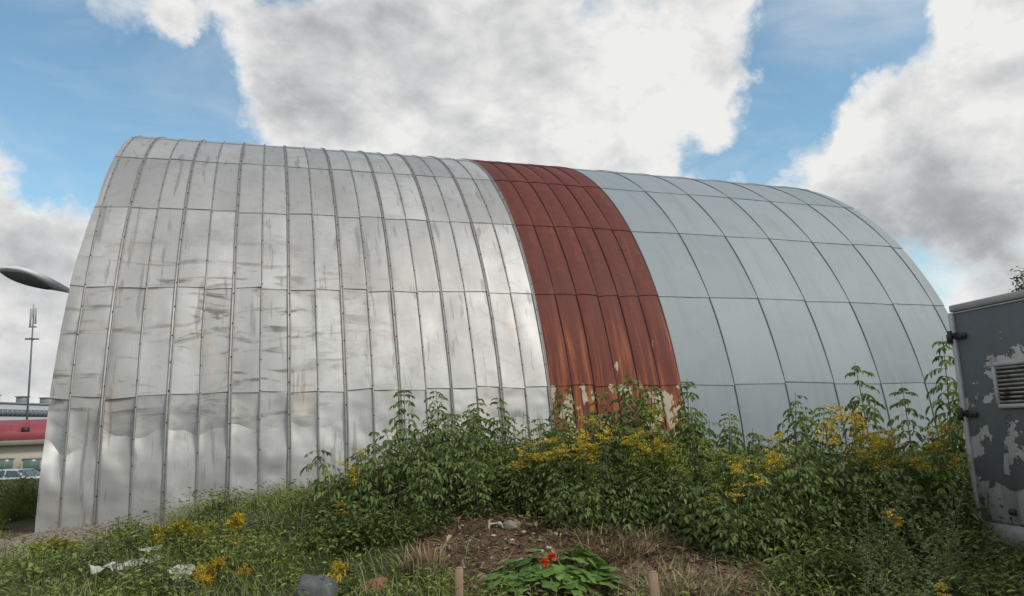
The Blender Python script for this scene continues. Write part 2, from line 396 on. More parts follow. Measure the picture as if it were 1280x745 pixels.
def mat_rust():
    t = NT('rusted_sheet'); uv = t.uv(); a = t.attr()
    stc = t.noise(t.mapping(uv, (9, .55, 1)), 1.0, 7, .62, .3); n = t.noise(uv, 6, 8, .7); b = t.noise(t.mapping(uv, (2.4, .8, 1)), 1.0, 5, .6)
    s = t.n('ShaderNodeSeparateXYZ'); t.l(uv, s.inputs[0]); v = s.outputs[1]
    low = t.math('MULTIPLY', t.rng(v, 3.8, 1.6), .8)
    c = t.ramp(n, [(.25, (.070, .016, .012)), (.5, (.118, .027, .018)), (.75, (.165, .046, .030))])
    dkr = t.noise(t.mapping(uv, (6, .5, 1), (7, 3, 0)), 1.0, 6, .6, .2); c = t.mix(t.math('MULTIPLY', t.rng(dkr, .48, .7), .5), c, (.06, .014, .012)); c = t.mix(t.math('MULTIPLY', t.rng(dkr, .46, .3), .4), c, (.23, .065, .04))
    c = t.mix(t.math('MULTIPLY', t.rng(b, .4, .65), .5), c, (.105, .025, .021))
    lc = t.ramp(stc, [(.30, (.085, .018, .012)), (.50, (.155, .034, .017)), (.61, (.29, .080, .026)), (.74, (.46, .22, .09))])
    c = t.mix(t.math('MULTIPLY', low, t.math('ADD', t.rng(stc, .38, .62), t.math('MULTIPLY', a, .3), True)), c, lc)
    pe = t.noise(t.mapping(uv, (3.2, 1.3, 1), (2, 7, 0)), 1.0, 6, .6, .2)
    bare = t.rng(t.math('ADD', pe, t.math('ADD', t.math('MULTIPLY', t.rng(v, 3.1, 1.9), .16), t.math('MULTIPLY', t.rng(v, 1.72, 1.66), .085))), .775, .795)
    c = t.mix(t.math('MULTIPLY', t.rng(v, 1.9, 1.2), t.rng(stc, .40, .62)), c, (.36, .12, .03)); c = t.mix(bare, c, t.mix(n, (.30, .22, .13), (.52, .48, .38)))
    return t.set(c, t.math('ADD', t.math('MULTIPLY', n, .2), .58), 0, .3, bump=n, bstr=.35, bdist=.006)
def mat_grey():
    t = NT('grey_painted_sheet'); uv = t.uv(); a = t.attr()
    n = t.noise(uv, 1.1, 6, .6, .3); f = t.noise(t.mapping(uv, (16, 2, 1)), 1.0, 5, .65)
    c = t.mix(a, (.215, .252, .272), (.265, .30, .32))
    c = t.mix(t.math('MULTIPLY', t.rng(n, .45, .7), .28), c, (.19, .215, .225))
    c = t.mix(t.math('MULTIPLY', t.rng(f, .56, .75), .22), c, (.36, .38, .38))
    rs = t.noise(t.mapping(uv, (5, .35, 1), (4, 1, 0)), 1.0, 6, .65, .2); c = t.mix(t.math('MULTIPLY', t.rng(rs, .5, .72), .30), c, (.15, .165, .165))
    ds = t.noise(t.mapping(uv, (1.6, 3, 1), (8, 2, 0)), 1.0, 7, .7, .8); c = t.mix(t.math('MULTIPLY', t.rng(ds, .54, .7), .25), c, (.33, .345, .345))
    return t.set(c, .58, 0, .45, bump=f, bstr=.08, bdist=.004)
M['silver'] = mat_silver(); M['rust'] = mat_rust(); M['grey'] = mat_grey()
M['rib_silver'] = mat_plain('rib_silver', (.27, .262, .25), .5, .6, .35, 9)
M['rib_rust'] = mat_plain('rib_rust', (.055, .014, .01), .75, 0, .4, 9)
M['rib_grey'] = mat_plain('rib_grey', (.10, .115, .123), .6, 0, .3, 9)
M['dark_metal'] = mat_plain('dark_metal', (.05, .048, .045), .6, .5, .3)
M['bolt'] = mat_plain('bolt', (.04, .036, .03), .6, .6, .3)

hangar = empty('arched_hangar', (4.5, HY, 0), 'long arched metal hangar of silver, rusty red and grey sheets behind the bushes', 'hangar')
HOFF = Vector((4.5, HY, 0))
RIMX = [.70*W, .60*W, .49*W, .25*W, .22*W, .2*W, .3*W]
def rim_x(a):                                                          # the ragged left edge
    t = a/.225; i = int(max(0, min(5, math.floor(t)))); fr = min(1, max(0, t-i))
    return XS0 - (RIMX[i]*(1-fr)+RIMX[i+1]*fr) + .015*mnoise.noise(Vector((a*9, 2, 1)))
CREASE = [.70, .55, .74, .67, .74, .68, .75, .70, .74, .69, .74, .71, .74, .70, .73, .70, .73, .7, .7]
def strip(k, x0, x1, mat, kind, nxs=8):
    m = MB(); rr = random.Random(int(k*7+len(kind)*100))
    for s in range(len(SEAM)-1):
        front = s < 6
        na = (44 if s == 0 and kind == 'silver' else 20) if front else 5; nxx = nxs if front else 2
        a0, a1 = SEAM[s], SEAM[s+1]
        da = (rr.uniform(-.003, .003)) if 0 < s < 12 else 0
        tint = rr.random(); pil = rr.uniform(-.002, .006) if kind != 'grey' else rr.uniform(.001, .006)
        if kind == 'silver' and s >= 3: pil *= 1.3
        ph = rr.uniform(0, 50); crv = rr.uniform(.30, .36); dirn = 1 if k % 2 == 0 else -1
        rows = []; uvr = []
        lap = .013 if s > 0 else 0
        tilt = rr.uniform(-.004, .004)
        fold = (s == 0 and kind == 'silver')
        ca_, cb_ = (CREASE[min(k, 18)], CREASE[min(k+1, 18)])
        am = .105*max(.08, 1-.08*k)
        grids = [[j/24 for j in range(25)]]
        if fold: grids = [[.62*j/20 for j in range(21)], [.62+.38*j/12 for j in range(13)]]
        for gi, ts in enumerate(grids):
            rows = []; uvr = []
            if not front: ts = [j/5 for j in range(6)]
            for t_ in ts:
                for i in range(nxx+1):
                    fx = i/nxx
                    cr_ = ca_+(cb_-ca_)*fx+.012*math.sin(fx*7+k)
                    fr = t_ if not fold else (t_/.62*cr_ if t_ <= .62 else cr_+(t_-.62)/.38*(1-cr_))
                    al = a0-.0025+(a1-a0+.0025)*fr
                    xa = rim_x(al) if x0 is None else x0
                    x = xa+(x1-xa)*fx
                    aa = al+da*(1-fr)+tilt*(fx-.5)*(1-fr)*(1 if 0 < s < 12 else 0)
                    o = lap*(1-fr)**3
                    if front:
                        e = (1-(2*fx-1)**4); e2 = max(0, min(1, fr*5))*max(0, min(1, (1-fr)*6))
                        nz = mnoise.noise(Vector((x*1.7+ph, al*HR*.9, ph)))*.016 + mnoise.noise(Vector((x*5+ph, al*HR*2.5, ph+4)))*.0055 + mnoise.noise(Vector((x*11+ph, al*HR*6, ph+9)))*.0016
                        if kind == 'grey': nz *= .7
                        if kind == 'rust': nz *= .6; o += .016*(1-(2*fx-1)**2)*e
                        o += e*(pil*e2 + nz*(.35+.65*e2))
                        if fold:
                            if t_ > .62: o -= am*(1-(fr-cr_)/(1-cr_))**.9*(.35+.65*e)
                            else: o -= am*max(0, 1-(cr_-fr)/.26)**1.3*(.35+.65*e)
                            o += (.020*mnoise.noise(Vector((x*3+ph, fr*7, 2)))+.008*mnoise.noise(Vector((x*8+ph, fr*16, 6))))*e
                    px_, py_, pz_ = arc(x, aa, o)
                    rows.append((px_-HOFF.x, py_-HOFF.y, pz_)); uvr.append((x, al*HR))
            nr = len(ts); F = []
            for j in range(nr-1):
                for i in range(nxx):
                    b = j*(nxx+1)+i
                    F.append((b, b+1, b+nxx+2, b+nxx+1))
            m.add(rows, F, tint, uvr)
            if gi == 0 and s > 0:
                lip = rows[:nxx+1]; inn = []
                for (qx, qy, qz) in lip:
                    al = SEAM[s]; inn.append((qx, qy+.026*math.cos(al), qz-.026*math.sin(al)))
                m.add(lip+inn, [(i, nxx+1+i, nxx+2+i, i+1) for i in range(nxx)], 0, uvr[:nxx+1]*2)
    o = m.build('cladding_strip', mat, hangar, smooth=True, uv=True)
    return o
def rib(x, mat, wide, hgt, twin=False, boltmat=None, rr=random.Random(3), a_hi=math.pi, xfun=None):
    m = MB(); n = 90
    if twin: prof = [(-wide/2, -.012), (-wide/2, hgt), (-wide/2+.012, hgt+.004), (-.006, hgt*.45), (.006, hgt*.45), (wide/2-.012, hgt+.004), (wide/2, hgt), (wide/2, -.012)]
    else: prof = [(-wide/2, -.012), (-wide*.45, hgt*.8), (0, hgt), (wide*.45, hgt*.8), (wide/2, -.012)]
    k = len(prof); P = []; F = []
    w1, w2 = rr.uniform(0, 20), rr.uniform(0, 20)
    for j in range(n+1):
        a = SEAM[0]+(SEAM[-1]-SEAM[0])*j/n
        wob = .007*mnoise.noise(Vector((a*5, w1, 0))); wh = .3*mnoise.noise(Vector((a*7, w2, 0)))
        xx = x if xfun is None else xfun(a)
        for (dx, h) in prof:
            q = arc(xx+dx*(1+wh)+wob, a, h+.004); P.append((q[0]-HOFF.x, q[1]-HOFF.y, q[2]))
    for j in range(n):
        for i in range(k-1):
            F.append((j*k+i, j*k+i+1, j*k+k+i+1, j*k+k+i))
    m.add(P, F)
    if boltmat is not None:
        b = m; a = .04
        while a < 1.2:
            q = arc(x+rr.uniform(-.006, .006), a, hgt+.004)
            ca, sa = math.cos(a), math.sin(a)
            rot = Matrix(((1, 0, 0), (0, sa, -ca), (0, ca, sa)))
            b.box((q[0]-HOFF.x, q[1]-HOFF.y, q[2]), (.017, .017, .014), rot, .95, bev=.004)
            a += rr.uniform(.045, .075)
    o = m.build('cladding_rib', mat, hangar)
    if boltmat is not None:
        o.data.materials.append(boltmat)
        tv = np.zeros(len(o.data.polygons), dtype=np.float32); o.data.attributes['tint'].data.foreach_get('value', tv)
        o.data.polygons.foreach_set('material_index', (tv > .9).astype(np.int32))
    return o
sx = [XS0+k*W for k in range(18)]
strip(0, None, sx[0], M['silver'], 'silver', 4)
for k in range(17): strip(k+1, sx[k], sx[k+1], M['silver'], 'silver')
WR = (XG0-sx[17])/6
for k in range(6): strip(40+k, sx[17]+k*WR, sx[17]+(k+1)*WR, M['rust'], 'rust')
for k in range(6): strip(60+k, XG0+k*WG, XG0+(k+1)*WG, M['grey'], 'grey', 8)
strip(70, XG0+6*WG, XG0+6*WG+.30, M['grey'], 'grey', 3)
for k in range(18):
    rib(sx[k], M['rib_silver'], .050 if k % 2 == 1 else .026, .022 if k % 2 == 1 else .016, k % 2 == 1, M['bolt'])
for k in range(1, 6): rib(sx[17]+k*WR, M['rib_rust'], .020, .022 if k % 2 == 0 else .015)
for k in range(0, 7): rib(XG0+k*WG, M['rib_grey'], .019, .016)
# edge trim down the left end, walls closing both ends, foot rail, foam at the foot
def end_wall(x, name):
    m = MB(); n = 40; P = []; F = []
    for side in (0, 1):
        for j in range(n+1):
            a = SEAM[0]+(SEAM[-1]-SEAM[0])*j/n; q = arc(x+side*.05, a, -.24); P.append((q[0]-HOFF.x, q[1]-HOFF.y, q[2]))
    F = [tuple(range(n+1)), tuple(reversed(range(n+1, 2*n+2)))]
    for j in range(n): F.append((j, j+1, n+2+j, n+1+j))
    m.add(P, F); o = m.build(name, M['dark_metal'], hangar)
    gmb = MB(); gmb.box((x+(-.03 if x < 0 else .08)-HOFF.x, 0, 1.9), (.06, 4.2, 3.8), bev=.01); gmb.build('gate', M['rib_grey'], hangar)
end_wall(XS0+.03, 'end_wall'); end_wall(XG0+6*WG+.12, 'end_wall')
m = MB()
for i in range(40):
    x0 = XS0-.28+(XG0+6*WG+.55-XS0)*i/40; x1 = XS0-.28+(XG0+6*WG+.55-XS0)*(i+1)/40
    q = arc((x0+x1)/2, SEAM[0]); ang = math.atan2(sag(x1)-sag(x0), x1-x0)
    m.box((q[0]-HOFF.x, q[1]-HOFF.y+.01, q[2]-.03), (x1-x0-.002, .07, .055), Matrix.Rotation(-ang, 3, 'Y'))
m.build('foot_rail', M['dark_metal'], hangar)
def blob(mb, c, r, seed, sub=2, sq=(1, 1, 1), amp=.35, tint=.5):
    import bmesh
    bm = bmesh.new(); bmesh.ops.create_icosphere(bm, subdivisions=sub, radius=1)
    vs_ = []
    for v in bm.verts:
        d = v.co.normalized(); k = 1+amp*mnoise.noise(d*1.5+Vector((seed*3.1, seed, 0)))+amp*.4*mnoise.noise(d*4+Vector((seed, 0, 7)))
        vs_.append((c[0]+d.x*r*k*sq[0], c[1]+d.y*r*k*sq[1], c[2]+d.z*r*k*sq[2]))
    bm.verts.index_update(); fs = [[v.index for v in f.verts] for f in bm.faces]; bm.free()
    mb.add(vs_, fs, tint)
m = MB(); rr = random.Random(5)
for i in range(46):
    x = rr.uniform(-2.25, .05); 
    if -2.0 < x < -1.85 or rr.random() < .15: continue
    q = arc(x, SEAM[0], .02); hz = .02 if x < -1.0 else .07
    blob(m, (x-HOFF.x, q[1]-HOFF.y-.03, q[2]+hz*rr.uniform(-.2, 1.6)+(0.1*max(0, (x+.9)))), rr.uniform(.025, .06), i, 2, (rr.uniform(1.2, 2.4), .5, .8))
m.build('foam_filler', M['white_scrap'], hangar, smooth=True)

# ------------------------------------------------------------------ plants
def lerp(a, b, t): return a+(b-a)*t
def ash_sapling(h, shoots, spread, seed, name='ash_sapling', ls=.86):
    """several upright shoots with drooping pinnate leaves"""
    global RNG
    RNG = np.random.default_rng(seed); rr = random.Random(seed)
    root = empty(name, (0, 0, 0)); st = MB(); fo = MB(); P = []; D = []; L = []; Wd = []; T = []
    for s in range(shoots):
        if s == 0: bx, by, hh, ln = 0, 0, h, .02
        else:
            a = rr.uniform(0, 6.28); q = spread*math.sqrt(rr.random()); bx, by = q*math.cos(a)*.5, q*math.sin(a)*.5; hh = h*rr.uniform(.5, .97); ln = .35
        lx = bx*1.1/max(spread, .01)*ln+rr.uniform(-.06, .06); ly = by*1.1/max(spread, .01)*ln+rr.uniform(-.06, .06)
        pts = []
        for i in range(9):
            t = i/8; pts.append((bx+lx*hh*t**1.3+.02*math.sin(t*5+s), by+ly*hh*t**1.3+.02*math.cos(t*4+s), hh*t))
        st.tube(pts, [lerp(.013, .003, i/8) for i in range(9)], 5)
        nn = int(hh*.86/.072)
        for k in range(nn):
            t = .16+.84*(k+rr.random()*.4)/nn
            i = min(7, int(t*8)); f = t*8-i
            base = np.array([lerp(pts[i][j], pts[i+1][j], f) for j in range(3)]) if t < 1 else np.array(pts[-1])
            topf = 1-t
            a0 = (k % 2)*1.57+rr.uniform(-.35, .35)+s
            for sd in (0, 1):
                if rr.random() < .10: continue
                a = a0+sd*math.pi
                ll = lerp(.13, .34, min(1, topf*4.0))*rr.uniform(.8, 1.2)
                up0 = lerp(1.0, .55, min(1, topf*6))*rr.uniform(.7, 1.2)
                hd = np.array([math.cos(a), math.sin(a), 0]); n = rr.choice([3, 5, 7, 7])
                prevp = base.copy(); nseg = (n+1)//2
                sv = np.array([-hd[1], hd[0], 0]); tv = rr.random()
                # the leaf stalk bends over and hangs
                for g_ in range(nseg):
                    fr = (g_+1)/nseg
                    d = nrm(hd*1.0+np.array([0, 0, up0-1.25*fr]))
                    p = prevp+d*ll*.62/nseg
                    if topf < .6: st.add([prevp-[0, 0, .0025], prevp+[0, 0, .0025], p+[0, 0, .002], p-[0, 0, .002]], [(0, 1, 2, 3)])
                    lsz = lerp(.075, .135, min(1, topf*5))*rr.uniform(.7, 1.2)*ls
                    if g_ == nseg-1:
                        P.append(p); D.append(nrm(d+np.array([0, 0, -.45]))); L.append(lsz*1.15); Wd.append(lsz*.42); T.append(tv*.7+rr.random()*.3)
                    for q in ((-1, 1) if (g_ < nseg-1 or n in (3,)) else ()):
                        P.append(p); D.append(nrm(d*.5+sv*q*.9+np.array([0, 0, -.55-rr.random()*.4]))); L.append(lsz); Wd.append(lsz*.38); T.append(tv*.7+rr.random()*.3)
                    prevp = p
    leaves(fo, P, np.array(D), np.array(L), np.array(Wd), np.array(T))
    st.build('stem', M['stem'], root); fo.build('foliage', M['ash_leaf'], root)
    return root
def weed_bush(h, rad, nst, seed, mat='dark_leaf', leaf=(.085, .024), name='leafy_bush', flower=None, fl_n=6, fl_size=.14, node=.045, low=.05, strand=0):
    """clump of upright leafy stems, optionally topped with plumes of flowers"""
    global RNG
    RNG = np.random.default_rng(seed); rr = random.Random(seed)
    root = empty(name, (0, 0, 0)); st = MB(); fo = MB(); P = []; D = []; L = []; Wd = []; T = []; tops = []
    for s in range(nst):
        a = rr.uniform(0, 6.28); q = rad*math.sqrt(rr.random()); bx, by = q*math.cos(a), q*math.sin(a)
        dome = 1-.42*(q/rad)**2
        hh = h*dome*rr.uniform(.68, 1.0) if s else h
        if s == 0: bx = by = 0
        lx, ly = bx/rad*.22+rr.uniform(-.12, .12), by/rad*.22+rr.uniform(-.12, .12)
        ns = 6; pts = [(bx*.75+lx*hh*(i/ns)**1.6, by*.75+ly*hh*(i/ns)**1.6, hh*(i/ns)) for i in range(ns+1)]
        st.tube(pts, [lerp(.006, .002, i/ns) for i in range(ns+1)], 4, cap=False)
        tops.append((hh, np.array(pts[-1]), np.array([lx, ly, 0])))
        nn = int(hh/node); tv = rr.random()
        for k in range(nn):
            t = low+(1-low)*(k+rr.random())/nn
            if t > 1: continue
            i = min(ns-1, int(t*ns)); f = t*ns-i
            b = np.array([lerp(pts[i][j], pts[i+1][j], f) for j in range(3)])
            az = k*2.4+s+rr.uniform(-.4, .4); sc_ = rr.uniform(.7, 1.25)*(1 if t < .8 else lerp(1, .55, (t-.8)/.2))
            upv = lerp(-.5, .6, t)+rr.uniform(-.3, .2)
            d = nrm(np.array([math.cos(az), math.sin(az), upv]))
            P.append(b+d*.01); D.append(nrm(d+np.array([0, 0, -.35-rr.random()*.5]))); L.append(leaf[0]*sc_); Wd.append(leaf[1]*sc_); T.append(tv*.5+rr.random()*.5)
    leaves(fo, P, np.array(D), np.array(L), np.array(Wd), np.array(T))
    st.build('stem', M['stem'], root); fo.build('foliage', M[mat], root)
    if flower:
        tops.sort(key=lambda z: -z[0])
        for (hh, tp, ln) in tops[:fl_n]:
            fm = MB(); P = []; D = []; T = []
            tv = rr.random()
            for br in range(8):
                az = rr.uniform(0, 6.28); bl = fl_size*rr.uniform(.5, 1.1); hd = np.array([math.cos(az), math.sin(az), 0])
                p = tp-np.array([0, 0, rr.uniform(-.02, .12)*fl_size/.14])
                for q in range(22):
                    t = rr.random(); c = p+hd*bl*t+np.array([0, 0, bl*(.75*t-.62*t*t)])+np.array([rr.gauss(0, .008) for _ in range(3)])
                    P.append(c); D.append([rr.gauss(0, 1), rr.gauss(0, 1), rr.gauss(.4, 1)]); T.append(tv*.6+rr.random()*.4)
            n = len(P); leaves(fm, P, np.array(D), RNG.uniform(.014, .028, n)*(1+strand), RNG.uniform(.011, .018, n)*(1-.35*(strand > 0)), np.array(T))
            fm.build('flower_plume', M[flower], root)
    return root
def mugwort(h, rad, nst, seed, name='mugwort'):
    global RNG
    RNG = np.random.default_rng(seed); rr = random.Random(seed)
    root = empty(name, (0, 0, 0)); st = MB(); fo = MB(); P = []; D = []; L = []; Wd = []; T = []
    for s in range(nst):
        a = rr.uniform(0, 6.28); q = rad*math.sqrt(rr.random()); bx, by = q*math.cos(a), q*math.sin(a)
        hh = h*(rr.uniform(.6, 1.0) if s else 1.0); lx, ly = rr.uniform(-.32, .22), rr.uniform(-.25, .25)
        ns = 8; pts = [(bx+lx*hh*(i/ns)**2, by+ly*hh*(i/ns)**2, hh*(i/ns)-.08*hh*(i/ns)**4) for i in range(ns+1)]
        st.tube(pts, [lerp(.006, .0015, i/ns) for i in range(ns+1)], 4, cap=False)
        tv = rr.random()
        nb = int(hh/.05)
        for k in range(nb):
            t = .12+.88*k/nb; i = min(ns-1, int(t*ns)); f = t*ns-i
            b = np.array([lerp(pts[i][j], pts[i+1][j], f) for j in range(3)])
            az = k*2.4+rr.random(); bl = lerp(.15, .025, t)*rr.uniform(.5, 1.2)
            hd = np.array([math.cos(az), math.sin(az), 1.0])
            for q in range(int(5+bl*55)):
                tt = rr.random(); p = b+nrm(hd)*bl*tt
                P.append(p); D.append([hd[0]+rr.gauss(0, .8), hd[1]+rr.gauss(0, .8), rr.uniform(-.2, 1.1)]); sc_ = rr.uniform(.6, 1.2)*lerp(1, .5, t)
                L.append(.046*sc_); Wd.append(.012*sc_); T.append(tv*.5+rr.random()*.5)
    leaves(fo, P, np.array(D), np.array(L), np.array(Wd), np.array(T))
    st.build('stem', M['stem'], root); fo.build('foliage', M['mugwort_leaf'], root)
    return root
def put(root, px, py, d, h0, label, cat, group=None, rz=None, wide=1.0):
    """stand a plant under the point seen at (px,py), d metres away, scaled so its top reaches that point"""
    p = at(px, py, d); z0 = gz(p[0], p[1])-.03; k = (p[2]-z0)/h0
    root.location = (p[0], p[1], z0); kw = .45+.55*k; root.scale = (kw*wide, kw*wide, k); root.rotation_euler = (0, 0, random.uniform(0, 6.28) if rz is None else rz)
    root.pop('group') if 'group' in root else None
    tag(root, label, cat, group); return root

# saplings, from left to right; each one has its own label
protoA = ash_sapling(2.0, 3, .42, 11); protoB = ash_sapling(2.0, 5, .62, 12); protoC = ash_sapling(2.0, 6, .75, 13); protoD = ash_sapling(2.0, 2, .35, 14)
used = set()
def sapling(proto, px, py, d, label, wide=1.0, rz=None):
    o = proto if proto.name not in used else copy_tree(proto)
    used.add(proto.name); used.add(o.name)
    return put(o, px, py, d, 2.0, label, 'sapling', 'young ash-leaved saplings in front of the hangar', rz, wide)
sapling(protoA, 503, 484, 8.4, 'slim green sapling at the left end of the sapling row, one clear spire')
sapling(protoB, 548, 486, 8.2, 'broad bushy sapling with several tops against silver sheets, left of the rust')
sapling(protoC, 592, 495, 8.4, 'full rounded sapling beside the broad bushy one, its top leaning over silver sheets')
sapling(protoD, 630, 494, 8.3, 'lone narrow sapling spire standing against silver sheets just left of the rust')
sapling(protoB, 700, 484, 8.3, 'bright green sapling rising before the left edge of the rusty sheets')
sapling(protoD, 742, 487, 8.2, 'small dark sapling spire before the cream patches at the foot of the rust')
sapling(protoC, 796, 464, 8.1, 'tallest sapling, its bushy top overlapping the right half of the rusty sheets')
sapling(protoA, 856, 472, 8.2, 'drooping sapling at the seam where the rust meets grey sheets')
sapling(protoB, 913, 514, 8.3, 'low sapling at the far left of the grey sheets')
sapling(protoC, 985, 491, 8.0, 'bushy sapling against the middle of the grey sheets')
sapling(protoD, 1078, 453, 7.9, 'tall thin sapling spire rising above a yellow goldenrod, grey sheets behind')
sapling(protoA, 1128, 480, 8.4, 'open loosely leaved sapling left of the peeling metal box')
sapling(protoA, 1174, 420, 8.3, 'tall dark sapling touching the left edge of the peeling metal box', .9)
sapling(protoC, 660, 545, 8.4, 'low spreading sapling in the gap left of the rusty sheets')
sapling(protoB, 880, 560, 8.2, 'low bushy sapling below the seam of rust and grey sheets')

# leafy bushes filling the row
bushes = [weed_bush(.95, .50, 60, 21, 'dark_leaf', (.095, .030)), weed_bush(.95, .5, 60, 22, 'weed_leaf', (.105, .026)), weed_bush(.95, .48, 56, 23, 'dark_leaf', (.085, .042)), weed_bush(.95, .5, 64, 24, 'weed_leaf', (.08, .022))]
for b in bushes: b['category'] = 'bush'
first = [True]*4
def bush(kind, px, py, d, label, group, wide=1.0):
    o = bushes[kind] if first[kind] else copy_tree(bushes[kind]); first[kind] = False
    return put(o, px, py, d, .95, label, 'bush', group, None, wide)
BL = ['dark leafy bush in the dense thicket below the saplings', 'paler narrow-leaved weed bush in the dense thicket below the saplings',
      'dark broad-leaved bush in the dense thicket below the saplings', 'fine-leaved weed bush in the dense thicket below the saplings']
BG = ['dark leafy bushes of the thicket', 'paler weed bushes of the thicket', 'broad-leaved bushes of the thicket', 'fine-leaved bushes of the thicket']
shrubs = [ash_sapling(1.15, 9, .75, 15, 'ash_shrub', .70), ash_sapling(1.15, 7, .6, 16, 'ash_shrub', .66)]
fs_ = [True, True]
def shrub(k, px, py, d):
    o = shrubs[k] if fs_[k] else copy_tree(shrubs[k]); fs_[k] = False
    return put(o, px, py, d, 1.15, ('low wide shrub with drooping compound leaves in the thicket', 'low slender shrub with drooping compound leaves in the thicket')[k], 'shrub', ('low wide shrubs of the thicket', 'low slender shrubs of the thicket')[k])
rr = random.Random(31)
spots = []
for px in range(470, 1000, 50): shrub(0, px+rr.uniform(-12, 12), 524+rr.uniform(-16, 16)+(22 if px < 520 else 0)+(14 if px > 880 else 0), 7.7)
for px in range(500, 990, 45): shrub(1, px+rr.uniform(-12, 12), 568+rr.uniform(-14, 14)+(20 if px < 520 else 0), 7.25-(.3 if px > 860 else 0))
for (px, py, d) in [(690, 588, 7.0), (748, 580, 6.95), (800, 590, 6.9), (852, 578, 6.8), (925, 600, 6.5), (1000, 585, 6.5)]: shrub(0, px, py, d)
for px in range(1010, 1170, 52): shrub(1, px, 560+rr.uniform(-12, 12), 6.9)
for px in range(455, 1180, 38):                       # back row, just in front of the saplings
    spots.append((rr.choice([0, 1, 2, 3]), px, 528+rr.uniform(-22, 14)+(14 if px > 880 else 0)+(18 if px < 500 else 0)-(10 if 720 < px < 850 else 0), 8.0-(.7 if px > 1000 else 0)+rr.uniform(-.15, .15)))
for px in range(445, 1190, 46):                       # middle row
    spots.append((rr.choice([0, 0, 2, 1]), px, 566+rr.uniform(-20, 14)+(14 if px < 490 else 0), 7.5-(.7 if px > 1000 else 0)+rr.uniform(-.1, .1)))
for px in range(430, 1010, 44):                       # front row above the mound
    spots.append((rr.choice([2, 0, 2, 0]), px, 612+rr.uniform(-8, 8)+(18 if px < 480 else 0), 7.15-(.35 if px > 860 else 0)-(.25 if px < 520 else 0)))
for (k, px, py, d) in spots: bush(k, px+rr.uniform(-6, 6), py+rr.uniform(-5, 5), d, BL[k], BG[k], rr.uniform(.9, 1.1))
# shaded low bushes lower right
for (k, px, py, d) in [(0, 1010, 622, 6.4), (2, 1055, 622, 6.2), (0, 1030, 655, 5.8), (2, 990, 690, 5.6), (0, 1080, 660, 5.6), (2, 1195, 640, 6.1), (0, 1232, 655, 5.9), (2, 1270, 668, 5.4), (0, 1215, 690, 5.4), (2, 1150, 690, 5.2), (0, 1040, 690, 5.6), (2, 1262, 700, 4.9)]:
    bush(k, px, py, d, ('dark low leafy bush in the shade at the lower right', 0, 'dark low broad-leaved bush in the shade at the lower right')[k], ('shaded low bushes', 0, 'shaded broad-leaved low bushes')[k])

# goldenrod
def rod(px, py, d, seed, label, h=1.4, rad=.28, n=22, fl='goldenrod', fn=9, fs=.15, mat='weed_leaf'):
    o = weed_bush(h, rad, n, seed, mat, (.085, .017), 'goldenrod', fl, fn, fs)
    return put(o, px, py, d, h+.04, label, 'goldenrod', 'flowering goldenrods', None)
rod(752, 520, 7.2, 41, 'goldenrod with the widest orange-yellow plumes, below the cream patches of the rust', fn=9, fs=.14)
rod(700, 545, 7.15, 42, 'goldenrod with scattered yellow plumes left of the widest one')
rod(668, 552, 7.2, 47, 'leftmost yellow goldenrod of the group beneath the rusty sheets', fn=7)
rod(800, 535, 7.1, 43, 'upright goldenrod with brownish yellow plumes beneath the tallest sapling', fn=6, fs=.12)
rod(738, 555, 7.0, 44, 'small goldenrod with one orange-yellow tuft, lowest of the group beneath the rust', fn=3)
rod(928, 575, 6.5, 45, 'goldenrod with a flat yellow head low before the grey sheets', fn=3, fs=.15)
rod(918, 604, 6.4, 46, 'short goldenrod with a yellow-green head just below the flat-headed one', fn=3, fs=.13)
rod(970, 543, 6.9, 48, 'goldenrod with a broad yellow bar of plumes beneath the middle grey sheets', fn=6, fs=.17)
rod(1066, 505, 7.2, 49, 'large golden goldenrod around the foot of the thin sapling spire', fn=12, fs=.16, rad=.38, n=30)
rod(1100, 545, 6.8, 50, 'brownish yellow goldenrod right of the large golden one', fn=7)
rod(1155, 522, 7.0, 51, 'goldenrod in dull bloom against the left edge of the metal box', fn=6)
rod(1121, 638, 5.4, 52, 'goldenrod with a single bright orange-yellow head among the tall mugworts', rad=.12, n=9, fn=2, fs=.10, h=1.2)
rod(1180, 728, 4.6, 53, 'goldenrod low at the frame edge with a yellow upright head, right of the mugworts', rad=.1, n=6, fn=2, fs=.08, h=.8)
rod(452, 560, 7.6, 54, 'slender pale yellow goldenrod at the left edge of the thicket', rad=.18, n=14, fn=8, fs=.12)
rod(435, 624, 7.2, 55, 'short goldenrod with a small lime yellow head left of the thicket', rad=.14, n=10, fn=3, fs=.11, h=.8)
rod(815, 505, 7.3, 56, 'lime green budding goldenrod beneath the tallest sapling', fl='lime_bloom', fn=14, fs=.2)
rod(1068, 592, 6.6, 57, 'lime green budding goldenrod left of the tall mugworts', fl='lime_bloom', fn=12, fs=.18, rad=.34)
rod(1160, 560, 6.8, 58, 'lime green budding goldenrod beside the metal box', fl='lime_bloom', fn=12, fs=.2, rad=.34)
rod(882, 545, 6.9, 59, 'lime green budding goldenrod left of the grey sheets', fl='lime_bloom', fn=9, fs=.16)
